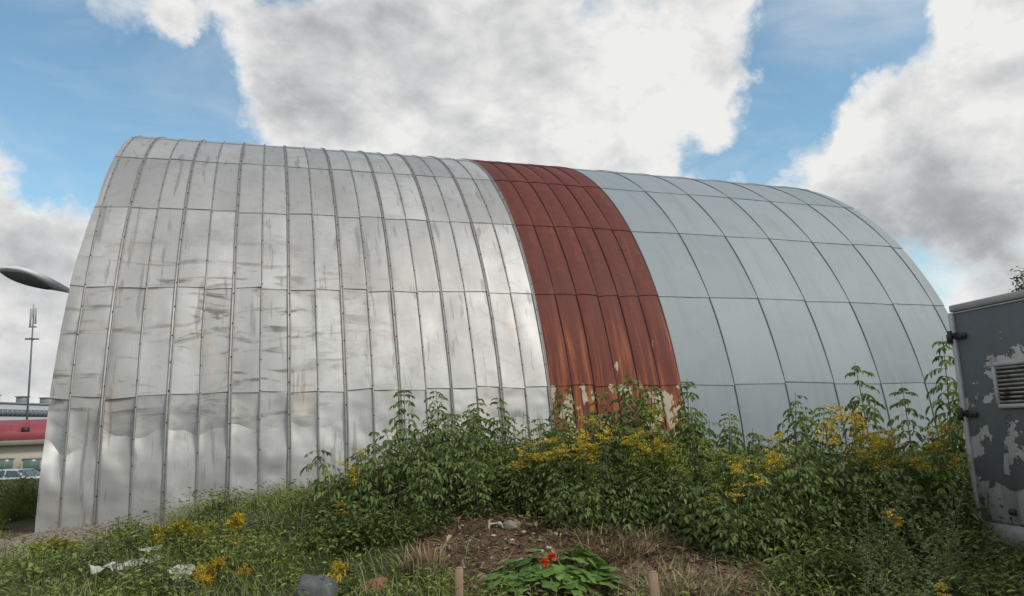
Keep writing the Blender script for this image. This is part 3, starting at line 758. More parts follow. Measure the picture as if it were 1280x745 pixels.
# goldenrods lying in the grass at the left
def lowrod(px, py, d, seed, label, rad, n, fs, h=.42, fl='goldenrod'):
    o = weed_bush(h, rad, n, seed, 'sprawl_leaf', (.07, .014), 'goldenrod', fl, n, fs, strand=1.2)
    p = at(px, py, d); k = 1
    # on the ground where the ray meets it
    for it in range(40):
        q = at(px, py, 4+it*.25)
        if q[2] < gz(q[0], q[1])+h*.7: break
    o.location = (q[0], q[1], gz(q[0], q[1])-.03); tag(o, label, 'goldenrod', 'flowering goldenrods'); return o
lowrod(228, 668, 9, 61, 'spreading yellow goldenrod in the grass near the foot of the silver sheets', .42, 20, .08, .22, 'gold_lime')
lowrod(270, 712, 8, 62, 'low orange-yellow goldenrod in the grass by the black scrap', .26, 8, .06, .2)
lowrod(70, 684, 10, 63, 'faded ochre goldenrod in the grass below the hangar corner', .34, 10, .07, .18, 'gold_lime')
lowrod(300, 662, 9, 64, 'little yellow goldenrod higher on the grassy slope', .1, 3, .06, .3)
lowrod(420, 725, 7, 65, 'tiny yellow goldenrod beside the grey tarp', .1, 3, .05, .22)

# mugwort, lower right
mug = [mugwort(1.5, .24, 7, 71), mugwort(1.5, .14, 4, 72)]
for i, (k, px, py, d, lb) in enumerate([(0, 1150, 560, 5.4, 'tallest feathery mugwort left of the metal box, leaning left'), (1, 1085, 590, 5.3, 'grey-stemmed feathery mugwort left of the single orange-yellow head'),
                                       (0, 1130, 660, 4.9, 'feathery mugwort below the single orange-yellow head'), (1, 1185, 610, 5.1, 'feathery mugwort close to the foot of the metal box'), (0, 1100, 700, 4.6, 'short feathery mugwort at the bottom of the picture')]):
    o = mug[k] if i < 2 else copy_tree(mug[k]); put(o, px, py, d, 1.45, lb, 'mugwort', 'tall mugworts')
# tall weeds left of the hangar
lw = weed_bush(1.2, .5, 46, 81, 'sprawl_leaf', (.13, .018), 'tall_weed')
LWL = ['dark tall weed bush at the left frame edge', 'dark tall weed bush touching the hangar corner', 'tall weed bush between the frame edge and the hangar corner', 'short weed bush at the left frame edge, in front of the taller ones', 'short weed bush just left of the hangar corner', 'middle-sized weed bush behind the short one at the left frame edge']
for i, (px, py, d) in enumerate([(2, 582, 13), (44, 586, 13.4), (26, 578, 14), (-5, 625, 11), (30, 626, 12.3), (9, 606, 12.2)]):
    o = lw if i == 0 else copy_tree(lw); put(o, px, py, d, 1.2, LWL[i], 'weed', 'tall weeds at the left', None, .62)
# dry reddish weeds by the wall
rw = weed_bush(.7, .22, 22, 82, 'reddish_leaf', (.06, .02), 'withered_weed')
put(rw, 395, 590, 10.6, .7, 'withered reddish weed at the foot of the silver sheets', 'weed')

# ground cover (uncountable): grass and low leafy weeds, one object each
def scatter(n, fn, xr=(-7, 8), yr=(2.8, 12.2)):
    x = RNG.uniform(*xr, n); y = RNG.uniform(*yr, n)
    keep = np.array([RNG.random() < fn(a, b) for a, b in zip(x, y)])
    x, y = x[keep], y[keep]
    return np.stack([x, y, np.array([gz(a, b) for a, b in zip(x, y)])], 1)
RNG = np.random.default_rng(91)
def gdens(x, y):
    if y > 11.75 and x > -2.9: return 0
    lat = x*math.cos(YAW)-y*math.sin(YAW); dep = x*math.sin(YAW)+y*math.cos(YAW)
    if abs(lat) > dep*.74+.4: return 0
    s = in_soil(x, y); g_ = hangar_strip(x, y)
    pn = .5+.9*mnoise.noise(Vector((x*.8, y*.8, 21)))
    return max(0, min(1, (.55+pn*.5)*(1-s*.97)*(1-g_*.97)))*min(1, max(.25, 6/dep))
gp = scatter(95000, gdens)
n = len(gp); gmb = MB()
cl = np.array([mnoise.noise(Vector((p[0]*1.1, p[1]*1.1, 4))) for p in gp])
wind = np.stack([RNG.normal(-.25, .45, n), RNG.normal(0, .45, n), np.ones(n)*.9], 1)
L = RNG.uniform(.10, .30, n)*(1+cl*.7)
blades(gmb, gp-[0, 0, .01], wind, L, RNG.uniform(.004, .010, n), np.clip(.38+cl*.5+RNG.normal(0, .22, n), 0, 1), RNG.uniform(.2, 1.1, n))
tag(gmb.build('grass', M['grass']), 'green and straw-tinged grass covering the slope', 'grass', kind='stuff')
cp = scatter(110000, lambda x, y: gdens(x, y)*max(0, min(1, .5+1.6*mnoise.noise(Vector((x*.9+7, y*.9, 2))))))
n = len(cp); cm = MB()
hz = RNG.uniform(.0, .26, n)*(1+.6*np.array([mnoise.noise(Vector((p[0]*1.7, p[1]*1.7, 8))) for p in cp])); cp[:, 2] += np.maximum(0, hz)
th = RNG.uniform(0, 6.28, n)
leaves(cm, cp, np.stack([np.cos(th), np.sin(th), RNG.uniform(-.4, .7, n)], 1), RNG.uniform(.022, .070, n), RNG.uniform(.009, .022, n), RNG.random(n))
tag(cm.build('ground_weeds', M['sprawl_leaf']), 'low leafy weeds mixed into the grass of the slope', 'ground weeds', kind='stuff')
dp = scatter(9000, lambda x, y: gdens(x, y)*(.35+.65*max(0, mnoise.noise(Vector((x*.7, y*.7, 33)))*2))); n = len(dp); dm_ = MB(); th = RNG.uniform(0, 6.28, n)
blades(dm_, dp+np.stack([0*th, 0*th, RNG.uniform(0, .10, n)], 1), np.stack([np.cos(th), np.sin(th), RNG.uniform(-.1, .9, n)], 1), RNG.uniform(.15, .42, n), RNG.uniform(.003, .006, n), RNG.uniform(.3, 1, n), RNG.uniform(0, .8, n))
tag(dm_.build('dry_strands', M['straw']), 'pale dry strands lying through the green slope', 'dry strands', kind='stuff')
lows = [weed_bush(.36, .26, 30, 101, 'sprawl_leaf', (.075, .020), 'low_weed'), weed_bush(.36, .30, 34, 102, 'weed_leaf', (.060, .030), 'low_weed'), weed_bush(.42, .22, 26, 103, 'mugwort_leaf', (.09, .012), 'low_weed')]
LL = ['pale narrow-leaved low weed in the grass of the left slope', 'round-leaved low weed in the grass of the left slope', 'greyish feathery low weed in the grass of the left slope']
LG = ['pale low weeds of the slope', 'round-leaved low weeds of the slope', 'feathery low weeds of the slope']
rl = random.Random(55); fl_ = [True]*3; cnt = 0
while cnt < 42:
    x_, y_ = rl.uniform(-4.2, 1.6), rl.uniform(5.4, 10.6)
    if in_soil(x_, y_) > .1 or hangar_strip(x_, y_) > .2 or abs(x_*math.cos(YAW)-y_*math.sin(YAW)) > (x_*math.sin(YAW)+y_*math.cos(YAW))*.7 or (x_ > .6 and y_ > 6.8): continue
    k = rl.randrange(3); o = lows[k] if fl_[k] else copy_tree(lows[k]); fl_[k] = False; cnt += 1
    o.location = (x_, y_, gz(x_, y_)-.03); sc_ = rl.uniform(.55, 1.1); o.scale = (sc_*1.2, sc_*1.2, sc_*rl.uniform(.6, 1)); o.rotation_euler = (0, 0, rl.uniform(0, 6.28))
    tag(o, LL[k], 'weed', LG[k])
# straw and litter on the mound
def sdens(x, y): return in_soil(x, y)*.9
sp = scatter(60000, sdens, (.3, 4.6), (3.8, 8.2)); n = len(sp); sm = MB(); th = RNG.uniform(0, 6.28, n)
cl = np.array([mnoise.noise(Vector((p[0]*2, p[1]*2, 14))) for p in sp])
u_ = np.array([mound(p[0], p[1])[0] for p in sp])
rich = np.clip(.26+.9*cl+.45*np.clip((u_-.0)/.35, 0, 1), 0, 1)
k_ = RNG.random(n) < (.12+.8*rich); sp = sp[k_]; th = th[k_]; n = len(sp)
blades(sm, sp+np.stack([0*th, 0*th, RNG.uniform(0, .05, n)], 1), np.stack([np.cos(th), np.sin(th), RNG.uniform(-.05, .45, n)], 1), RNG.uniform(.04, .20, n), RNG.uniform(.003, .008, n), RNG.random(n)**1.4, RNG.uniform(0, .5, n))
tag(sm.build('straw', M['straw']), 'dry straw and stalk litter strewn over the soil mound', 'straw', kind='stuff')
lp = scatter(5000, sdens, (.3, 4.6), (3.8, 8.2)); n = len(lp); lm = MB(); th = RNG.uniform(0, 6.28, n)
leaves(lm, lp+[0, 0, .012], np.stack([np.cos(th), np.sin(th), RNG.uniform(-.2, .4, n)], 1), RNG.uniform(.02, .06, n), RNG.uniform(.012, .035, n), RNG.random(n)**1.5)
tag(lm.build('leaf_litter', M['straw']), 'brown dead leaf litter on the soil mound', 'leaf litter', kind='stuff')
for i, (px, py, ln, az, lb) in enumerate([(600, 690, .42, .3, 'long bare twig lying across the middle of the bare soil'), (545, 690, .35, -.5, 'forked grey twig lying above the stump'), (660, 690, .3, 1.2, 'short twig on the soil above the squash leaves'),
        (710, 668, .45, .2, 'pale twig at the top of the mound just left of the rag'), (790, 668, .4, -.7, 'bleached twig lying on the straw under the bare branch'), (610, 715, .25, .9, 'thin twig between the pale stake and the squash plant'), (870, 705, .5, .5, 'dark twig lying in the dry grass right of the mound')]):
    q0, dd0 = 0, 3.0
    while dd0 < 12:
        q0 = at(px, py, dd0)
        if q0[2] < gz(q0[0], q0[1]): break
        dd0 += .03
    tw = MB(); rr = random.Random(i); pts = []
    for j in range(7):
        t_ = j/6-.5; x = math.cos(az)*ln*t_+rr.uniform(-.012, .012); y = -math.sin(az)*ln*t_*.6+rr.uniform(-.012, .012)
        pts.append((x, y, gz(q0[0]+x, q0[1]+y)-q0[2]+.012+rr.uniform(0, .02)+.03*max(0, t_)))
    tw.tube(pts, [.009-.0009*j for j in range(7)], 6)
    p_ = pts[4]; tw.tube([p_, (p_[0]+.06, p_[1]-.04, p_[2]+.05), (p_[0]+.13, p_[1]-.05, p_[2]+.07)], [.005, .004, .002], 5)
    tag(tw.build('twig', M['straw'] if i % 2 else M['bark'], None, loc=(q0[0], q0[1], q0[2])), lb, 'twig')
hp = scatter(9000, lambda x, y: in_soil(x, y)*max(0, min(1, math.exp(-((mound(x, y)[0]-.55)/.55)**2-((mound(x, y)[1]-.2)/.5)**2)*1.3+.16)), (.3, 4.8), (3.8, 8.6)); n = len(hp); hm = MB(); th = RNG.uniform(0, 6.28, n)
leaves(hm, hp+np.stack([0*th, 0*th, RNG.uniform(.0, .07, n)], 1), np.stack([np.cos(th), np.sin(th), RNG.uniform(-.5, .8, n)], 1), RNG.uniform(.03, .13, n), RNG.uniform(.010, .040, n), RNG.random(n)**1.3)
tag(hm.build('husk_litter', M['straw']), 'pale dry husks and withered leaves heaped on the right side of the soil mound', 'dry husks', kind='stuff')
# clods and crumbs of soil
OC = np.array([(1, 0, 0), (0, 1, 0), (-1, 0, 0), (0, -1, 0), (0, 0, .7), (0, 0, -.7)]); OF = np.array([(0, 1, 4), (1, 2, 4), (2, 3, 4), (3, 0, 4), (1, 0, 5), (2, 1, 5), (3, 2, 5), (0, 3, 5)])
cp = scatter(14000, sdens, (.3, 4.6), (3.8, 8.6)); n = len(cp); sz = RNG.uniform(.005, .016, n)*np.where(RNG.random(n) < .06, 2.4, 1)
V = OC[None]*sz[:, None, None]*RNG.uniform(.5, 1.4, (n, 6, 3)); th = RNG.uniform(0, 6.28, n); ct, s_t = np.cos(th), np.sin(th)
V = np.stack([V[..., 0]*ct[:, None]-V[..., 1]*s_t[:, None], V[..., 0]*s_t[:, None]+V[..., 1]*ct[:, None], V[..., 2]], -1)+cp[:, None, :]
cb = MB(); cb.arr(V.reshape(-1, 3), (np.arange(n)[:, None, None]*6+OF[None]).reshape(-1, 3), np.repeat(RNG.random(n), 8))
t = NT('soil_clod'); M['clod'] = t.set(t.ramp(t.attr(), [(0, (.04, .026, .018)), (.7, (.12, .075, .05)), (.93, (.2, .15, .11)), (1, (.4, .37, .33))]), .95)
tag(cb.build('soil_clods', M['clod']), 'crumbly brown soil clods of the mound', 'soil clods', kind='stuff')
# gravel along the foot of the hangar
gr = scatter(110000, lambda x, y: hangar_strip(x, y)*.9, (-3.8, -.6), (8.4, 11.85)); gvm = MB(); n = len(gr)
th = RNG.uniform(0, 6.28, n)
OC = np.array([(1, 0, 0), (0, 1, 0), (-1, 0, 0), (0, -1, 0), (0, 0, .7), (0, 0, -.7)]); OF = np.array([(0, 1, 4), (1, 2, 4), (2, 3, 4), (3, 0, 4), (1, 0, 5), (2, 1, 5), (3, 2, 5), (0, 3, 5)])
sz = RNG.uniform(.006, .022, n); ct, s_t = np.cos(th), np.sin(th)
V = OC[None]*sz[:, None, None]*RNG.uniform(.6, 1.3, (n, 1, 3)); V = np.stack([V[..., 0]*ct[:, None]-V[..., 1]*s_t[:, None], V[..., 0]*s_t[:, None]+V[..., 1]*ct[:, None], V[..., 2]], -1)+gr[:, None, :]
gvm.arr(V.reshape(-1, 3), (np.arange(n)[:, None, None]*6+OF[None]).reshape(-1, 3), np.repeat(RNG.random(n), 8))
t = NT('gravel'); a = t.attr(); M['gravel'] = t.set(t.ramp(a, [(0, (.09, .065, .05)), (.6, (.19, .15, .12)), (1, (.34, .30, .26))]), .9)
tag(gvm.build('gravel', M['gravel']), 'brown gravel strip along the foot of the silver sheets', 'gravel', kind='stuff')

# ------------------------------------------------------------------ things on the mound
def hit(px, py, lift=0.0):
    d = 3.0
    while d < 14:
        q = at(px, py, d)
        if q[2] < gz(q[0], q[1])+lift: return np.array([q[0], q[1], gz(q[0], q[1])]), d
        d += .03
    return q, d
# squash plant with lobed leaves and a red bloom
def lobed_leaf(mb, c, d, size, tint, rr):
    """palmate leaf: 5 lobes, cupped"""
    d = Vector(d).normalized(); s = d.cross(Vector((0, 0, 1))).normalized(); n = s.cross(d)
    pts = []; K = 25
    for i in range(K):
        th = -2.5+5.0*i/(K-1); lob = .58+.42*math.cos(th*2.5)**2*1.0+.05*rr.uniform(-1, 1)
        r = size*lob*(1-.18*abs(th)/2.5)
        x, y = r*math.cos(th), r*math.sin(th)
        z = .18*size*math.cos(th*5)*.5-.25*(x*x+y*y)/size+.02*rr.uniform(-1, 1)*size
        pts.append(Vector(c)+d*x+s*y+n*z)
    V = [Vector(c)]+pts; F = [(0, i+1, i+2) for i in range(K-1)]
    mb.add(V, F, tint)
q, dd = hit(690, 738)
sq = empty('squash_plant', tuple(q), 'squash plant with big lobed bright green leaves at the bottom of the mound', 'squash plant')
rr = random.Random(77); lm = MB(); stm = MB()
for i in range(110):
    a = rr.uniform(0, 6.28); ra = math.sqrt(rr.random()); x = ra*math.cos(a); y = ra*math.sin(a)
    lx, dy = x*.50, y*.36
    wx = lx*math.cos(YAW)+dy*math.sin(YAW); wy = -lx*math.sin(YAW)+dy*math.cos(YAW)
    zg = gz(q[0]+wx, q[1]+wy)-q[2]
    hz = .06+.20*(1-ra*ra)*rr.uniform(.35, 1.1)+rr.uniform(0, .05)
    c = (wx, wy, zg+hz)
    lobed_leaf(lm, c, (math.cos(a)+rr.uniform(-.5, .5), math.sin(a)+rr.uniform(-.5, .5), rr.uniform(-.75, .15)), rr.uniform(.065, .115), rr.random(), rr)
    stm.tube([(wx*.4, wy*.4, gz(q[0]+wx*.4, q[1]+wy*.4)-q[2]), (wx*.8, wy*.8, (zg+hz)*.6+.01), c], [.004, .003, .002], 4)
lm.build('foliage', M['squash_leaf'], sq); stm.build('stem', M['stem'], sq)
# red bloom: a separate flower on its own stalk
p = at(685, 699, dd-.12); zg = gz(p[0], p[1])
fl = empty('red_flower', (p[0], p[1], zg), 'orange-red flower head with white buds, rising above the squash leaves', 'flower')
fm = MB(); st = MB(); h = p[2]-zg
for j in range(2):
    cc = np.array([-.025+.055*j, 0, h-.018+.03*j]); P = []; D = []
    for i in range(44):
        v = nrm(np.array([rr.gauss(0, 1), rr.gauss(0, 1), rr.gauss(.3, .8)])); P.append(cc+v*.004); D.append(v)
    leaves(fm, P, np.array(D), .034, .026, RNG.random(44))
    st.tube([(0, 0, 0), (cc[0]*.5, 0, h*.5), tuple(cc)], [.004, .003, .002], 5)
fm.build('petals', M['poppy'], fl); st.build('stalk', M['stem'], fl)
bm_ = MB()
for j, (a, b) in enumerate(((-.03, .055), (.012, .075), (.03, .07))):
    blob(bm_, (a, .03, h+b), .012, j, 1, amp=.2); st2 = None
bm_.build('buds', M['white_scrap'], fl, smooth=True)

# wooden stakes
def stake(px, py, pyb, w, d, tint, label, tilt):
    p = at(px, py, d); z0 = gz(p[0], p[1])-.12; o = empty('wooden_stake', (p[0], p[1], z0), label, 'stake', 'stakes in the mound', rz=-YAW)
    h = p[2]-z0; m = MB(); m.box((0, 0, h/2), (w, w*.5, h), Matrix.Rotation(tilt, 3, 'Y'), bev=.004); m.build('post', M['old_wood'], o)
    c = MB(); c.box((tilt*h*.5, 0, h+.004), (w*.8, w*.36, .012), Matrix.Rotation(tilt, 3, 'Y'), bev=.003); c.build('end_grain', M['old_wood'], o); return o
stake(573, 711, 745, .052, 5.0, .5, 'pale wooden stake standing by the splintered stump', .02)
stake(817, 716, 745, .060, 4.9, .5, 'reddish brown wooden stake in the straw right of the squash plant', -.03)
# splintered stump
q, dd = hit(530, 722)
stp = empty('tree_stump', tuple(q), 'splintered brown tree stump at the left foot of the mound', 'stump'); rr = random.Random(8)
m = MB(); ring = 14; P = []; F = []
for j in range(5):
    for i in range(ring):
        a = 6.283*i/ring; r = .115*(1.25-.2*min(j, 2)/2)*(1+.15*mnoise.noise(Vector((math.cos(a)*2, math.sin(a)*2, j*.3))))
        P.append((r*math.cos(a), r*math.sin(a), -.06+.06*j + (.05*mnoise.noise(Vector((i*1.7, 0, 3))) if j == 4 else 0)))
for j in range(4):
    for i in range(ring):
        k = (i+1) % ring; F.append((j*ring+i, j*ring+k, j*ring+ring+k, j*ring+ring+i))
P.append((0, 0, .16)); F += [(4*ring+i, 4*ring+(i+1) % ring, 5*ring) for i in range(ring)]
m.add(P, F); m.build('trunk', mat_plain('stump_wood', (.13, .075, .045), .85, var=.4, scale=18), stp)
m = MB()
for i in range(46):
    a = rr.uniform(0, 6.28); r = rr.uniform(.03, .15); hh = rr.uniform(.10, .27)
    x, y = r*math.cos(a), r*math.sin(a); w = rr.uniform(.006, .018)
    m.tube([(x, y, -.03), (x*1.15+rr.uniform(-.02, .02), y*1.15, hh*.6), (x*1.3+rr.uniform(-.05, .05), y*1.3+rr.uniform(-.03, .03), hh)], [w, w*.8, w*.15], 4)
m.build('splinters', M['straw'], stp)
# rock, brick, tarp, scraps
def lump(name, px, py, r, sq_, mat, label, cat, seed, group=None, lift=.0, amp=.35, sub=3):
    q, d = hit(px, py); o = MB(); blob(o, (0, 0, r*sq_[2]*.5+lift), r, seed, sub, sq_, amp)
    ob = o.build(name, M[mat], None, smooth=False, loc=tuple(q)); ob.rotation_euler = (0, 0, seed*1.3); return tag(ob, label, cat, group)
lump('brick_chunk', 470, 742, .12, (1.1, .6, .5), 'brick', 'broken red brick chunk at the bottom left of the mound', 'brick', 3)
lump('stone', 605, 728, .05, (1.4, 1, .6), 'stone', 'light brown stone just right of the pale stake', 'stone', 5)
lump('stone', 655, 708, .06, (1.5, 1, .5), 'stone', 'flat brown stone left of the red flower', 'stone', 6)
lump('stone', 640, 662, .06, (1.3, .9, .8), 'stone', 'brownish stone right of the curved white scrap', 'stone', 7)
lump('stone', 800, 690, .09, (1.5, .7, .6), 'old_wood', 'pale clod of earth in the straw right of the mound', 'stone', 9)
for i, (px, py, lb) in enumerate([(587, 677, 'white pebble in the middle of the dark soil'), (617, 672, 'white pebble just below the curved white scrap'), (655, 668, 'white pebble near the top right of the soil'), (578, 659, 'white pebble at the upper left edge of the soil'),
                                  (640, 679, 'small white pebble below the brownish stone'), (577, 712, 'white pebble lying against the pale stake')]):
    lump('white_pebble', px, py, .012+.005*(i % 3), (1.5, 1, .6), 'white_scrap', lb, 'pebble', 11+i, 'white pebbles on the mound', .005)
# curved white scrap
q, dd = hit(620, 664); m = MB(); P = []; F = []; n = 18
for i in range(n+1):
    a = -.3+3.7*i/n; wv = .032*math.sin(math.pi*(i+.6)/(n+1.2))+.004
    for (rr_, z) in ((.062-wv*.5, .02), (.062, .035+.012*math.sin(a*3)), (.062+wv*.6, .018)):
        P.append((rr_*math.cos(a), rr_*math.sin(a)*.8, z+.03*math.sin(a)))
for i in range(n):
    for k in range(2): F.append((i*3+k, i*3+k+1, i*3+k+4, i*3+k+3))
m.add(P, F); o = m.build('plastic_scrap', M['white_scrap'], None, smooth=True, loc=tuple(q+[0, 0, .01])); tag(o, 'curved white plastic scrap on top of the soil mound', 'scrap')
sd = o.modifiers.new('thickness', 'SOLIDIFY'); sd.thickness = .006
# crumpled sheets of white film in the grass and rags
def crumple(name, px, py, lx, ly, mat, label, cat, seed, rz=0, lift=.06, amp=.07, tilt=0.):
    q, d = hit(px, py, .05); m = MB(); nx_, ny_ = 22, 12; P = []; F = []
    for j in range(ny_+1):
        for i in range(nx_+1):
            x = (i/nx_-.5)*lx; y = (j/ny_-.5)*ly*(1-.5*abs(i/nx_-.5)+.5*mnoise.noise(Vector((i*.3, seed, 0))))
            z = amp*mnoise.noise(Vector((x*9+seed, y*9, seed)))+amp*.5*mnoise.noise(Vector((x*24, y*24+seed, 2)))
            P.append((x, y, z))
    for j in range(ny_):
        for i in range(nx_): F.append((j*(nx_+1)+i, j*(nx_+1)+i+1, (j+1)*(nx_+1)+i+1, (j+1)*(nx_+1)+i))
    m.add(P, F); o = m.build(name, M[mat], None, smooth=False, loc=(q[0], q[1], q[2]+lift)); o.rotation_euler = (tilt, 0, rz)
    s_ = o.modifiers.new('thickness', 'SOLIDIFY'); s_.thickness = .004; return tag(o, label, cat)
crumple('plastic_film', 160, 708, .62, .16, 'white_scrap', 'long crumpled strip of white film in the grass, left', 'plastic film', 1, .45, .07, .06, .35)
crumple('plastic_film', 228, 716, .26, .14, 'white_scrap', 'small crumpled piece of white film beside the low orange-yellow goldenrod', 'plastic film', 2, .8, .06, .05, .4)
crumple('plastic_film', 188, 690, .2, .08, 'white_scrap', 'thin scrap of white film above the long strip', 'plastic film', 3, .2, .08, .04, .3)
crumple('plastic_bag', 242, 735, .34, .2, 'black_scrap', 'black plastic bag pressed into the grass', 'plastic bag', 4, .1, .07, .06, .2)
crumple('rag', 748, 655, .18, .12, 'white_scrap', 'greyish white crumpled rag at the top of the mound', 'rag', 5, .3, .05, .06, .5)
q, dd = hit(396, 740, .06); m = MB()
P = []; F = []; nx_, ny_ = 16, 12
for j in range(ny_+1):
    for i in range(nx_+1):
        x = i/nx_*2-1; y = j/ny_*2-1; e = max(0, 1-max(abs(x), abs(y))**5)
        P.append((x*.15*(1+.1*y), y*.12, .13*e**.7*(1+.25*x*-1)+.02*mnoise.noise(Vector((x*2.3, y*2.3, 4)))))
for j in range(ny_):
    for i in range(nx_): F.append((j*(nx_+1)+i, j*(nx_+1)+i+1, (j+1)*(nx_+1)+i+1, (j+1)*(nx_+1)+i))
m.add(P, F); o = m.build('folded_tarp', M['grey_tarp'], None, smooth=True, loc=(q[0], q[1], q[2]+.03)); o.rotation_euler = (.15, 0, -.25); tag(o, 'folded dark grey tarp lying in the grass', 'tarp')
# a thin pole leaning out of the mound
a = at(800, 671, 6.6); b = at(876, 610, 6.9); m = MB(); a[2] = gz(a[0], a[1])-.02
pts = [tuple(a+(b-a)*t+np.array([0, 0, .05*math.sin(t*3.1)])) for t in np.linspace(0, 1, 9)]
m.tube([tuple(np.array(p)-a) for p in pts], [.009-.0006*i for i in range(9)], 6); o = m.build('bare_branch', M['straw'], None, loc=tuple(a)); tag(o, 'long bare branch slanting up from the mound into the bushes', 'branch')
# clumps of dry stalks
def dry_clump(px, py, n, hh, seed, label, spread=.14, mat='straw'):
    global RNG
    q, d = hit(px, py); RNG = np.random.default_rng(seed); m = MB()
    th = RNG.uniform(0, 6.28, n); r = spread*np.sqrt(RNG.random(n)); P = np.stack([r*np.cos(th), r*np.sin(th), 0*r-.02], 1)
    D = np.stack([np.cos(th)*.5+RNG.normal(0, .4, n), np.sin(th)*.5+RNG.normal(0, .4, n), RNG.uniform(.25, 1.1, n)], 1)
    blades(m, P, D, RNG.uniform(.4, 1, n)*hh, RNG.uniform(.004, .011, n), RNG.random(n)**.8, RNG.uniform(.1, .9, n))
    o = m.build('dry_grass_clump', M[mat], None, loc=tuple(q)); return tag(o, label, 'dry grass', 'clumps of dry grass')
dry_clump(770, 690, 420, .34, 1, 'matted straw-coloured grass clump in the middle of the mound', .3)
dry_clump(805, 680, 220, .28, 2, 'pale straw clump against the bush, right side of the mound', .25)
dry_clump(850, 735, 240, .30, 3, 'reddish dry grass clump right of the reddish brown stake', .35)
dry_clump(520, 712, 120, .30, 4, 'thin dry stalks standing behind the stump', .14)
dry_clump(880, 690, 110, .36, 5, 'greenish dry grass clump with tall thin blades, right of the mound', .2, 'grass')
dry_clump(960, 670, 180, .32, 6, 'brown dead grass clump under the bushes at right', .4)
dry_clump(740, 672, 140, .22, 7, 'brown tangle of dry stalks below the crumpled rag', .2)

# ------------------------------------------------------------------ peeling metal box at the right
def to_world(lat, dep): return np.array([lat*math.cos(YAW)+dep*math.sin(YAW), -lat*math.sin(YAW)+dep*math.cos(YAW)])
d0 = 6.8
pt = at(1188, 391, d0); pb = at(1219, 644, d0*1.0)
p1 = at(1280, 374, d0*.885)
dirx = nrm(np.array([p1[0]-pt[0], p1[1]-pt[1]])); BH = pt[2]-pb[2]; zb = pb[2]
lean = math.atan2(0, 1)
box = empty('metal_box', (pt[0], pt[1], zb), 'big metal truck box with peeling grey paint and a louvred vent', 'truck box', rz=math.atan2(dirx[1], dirx[0]))
BL_, BD = 3.4, 2.1                                   # x along the seen side, +y away from the camera
def mat_peel():
    t = NT('peeling_paint'); p = t.obj()
    n1 = t.noise(t.mapping(p, (1, 1, 1.1), (.4, .2, 1.6)), 2.9, 12, .68, .3); n2 = t.noise(p, 22, 5, .6)
    s = t.n('ShaderNodeSeparateXYZ'); t.l(p, s.inputs[0])
    bias = t.math('MULTIPLY', t.rng(s.outputs[2], 1.7, .1), .105)
    f = t.math('ADD', t.math('ADD', n1, t.math('MULTIPLY', t.math('SUBTRACT', n2, .5), .16)), bias)
    msk = t.rng(f, .580, .590)
    edge = t.math('MULTIPLY', t.rng(f, .562, .580), t.rng(f, .602, .588))
    dk = t.mix(n2, (.085, .100, .112), (.135, .152, .165)); lt = t.mix(n2, (.36, .37, .37), (.48, .485, .475))
    c = t.mix(msk, dk, lt); c = t.mix(t.math('MULTIPLY', edge, .4), c, (.03, .028, .026))
    ru = t.noise(t.mapping(p, (5, 5, 1.2), (1, 2, 3)), 1.5, 6, .65); c = t.mix(t.math('MULTIPLY', t.rng(ru, .64, .75), .6), c, (.13, .06, .03))
    gm_ = t.noise(t.mapping(p, (3, 3, .5), (3, 1, 2)), 2., 7, .65); c = t.mix(t.math('MULTIPLY', t.rng(gm_, .48, .68), .45), c, (.09, .088, .08))
    return t.set(c, .6, 0, .35, bump=t.math('SUBTRACT', 0., msk), bstr=.8, bdist=.010)
M['peel'] = mat_peel()
M['pale_trim'] = mat_plain('pale_trim', (.36, .37, .37), .55, 0, .35, 14)
M['roof_trim'] = mat_plain('roof_trim', (.34, .35, .355), .55, 0, .3, 8)
m = MB(); m.box((BL_/2, BD/2, BH/2), (BL_, BD, BH), bev=.012); m.build('body', M['peel'], box)
m = MB(); m.box((BL_/2, BD/2, BH+.033), (BL_+.016, BD+.016, .062), bev=.008); m.build('roof_cap', M['roof_trim'], box)
m = MB(); m.box((BL_/2, BD/2, -.10), (BL_-.02, BD-.02, .2), bev=.01); m.build('sill', M['pale_trim'], box)
m = MB(); m.box((.014, -.010, BH/2), (.045, .035, BH-.01), bev=.006); m.build('corner_trim', M['pale_trim'], box)
m = MB(); m.box((1.2, -.003, BH-.012), (2.36, .008, .014), bev=.002); m.build('drip_rail', M['roof_trim'], box)
def hinge(z, mat):
    m = MB(); m.tube([(.0, -.035, z-.055), (.0, -.035, z+.055)], .022, 10)
    m.box((.085, -.018, z), (.15, .02, .05), bev=.006); m.box((.05, -.03, z+.02), (.05, .03, .03), bev=.005)
    m.box((-.03, -.02, z-.01), (.05, .03, .08), bev=.006)
    for dx in (.07, .13): m.tube([(dx, -.026, z), (dx, -.036, z)], .010, 8)
    m.build('hinge', M[mat], box)
hinge(BH-.22, 'hingec'if 'hingec' in M else 'dark_metal'); hinge(BH*.50, 'dark_metal')
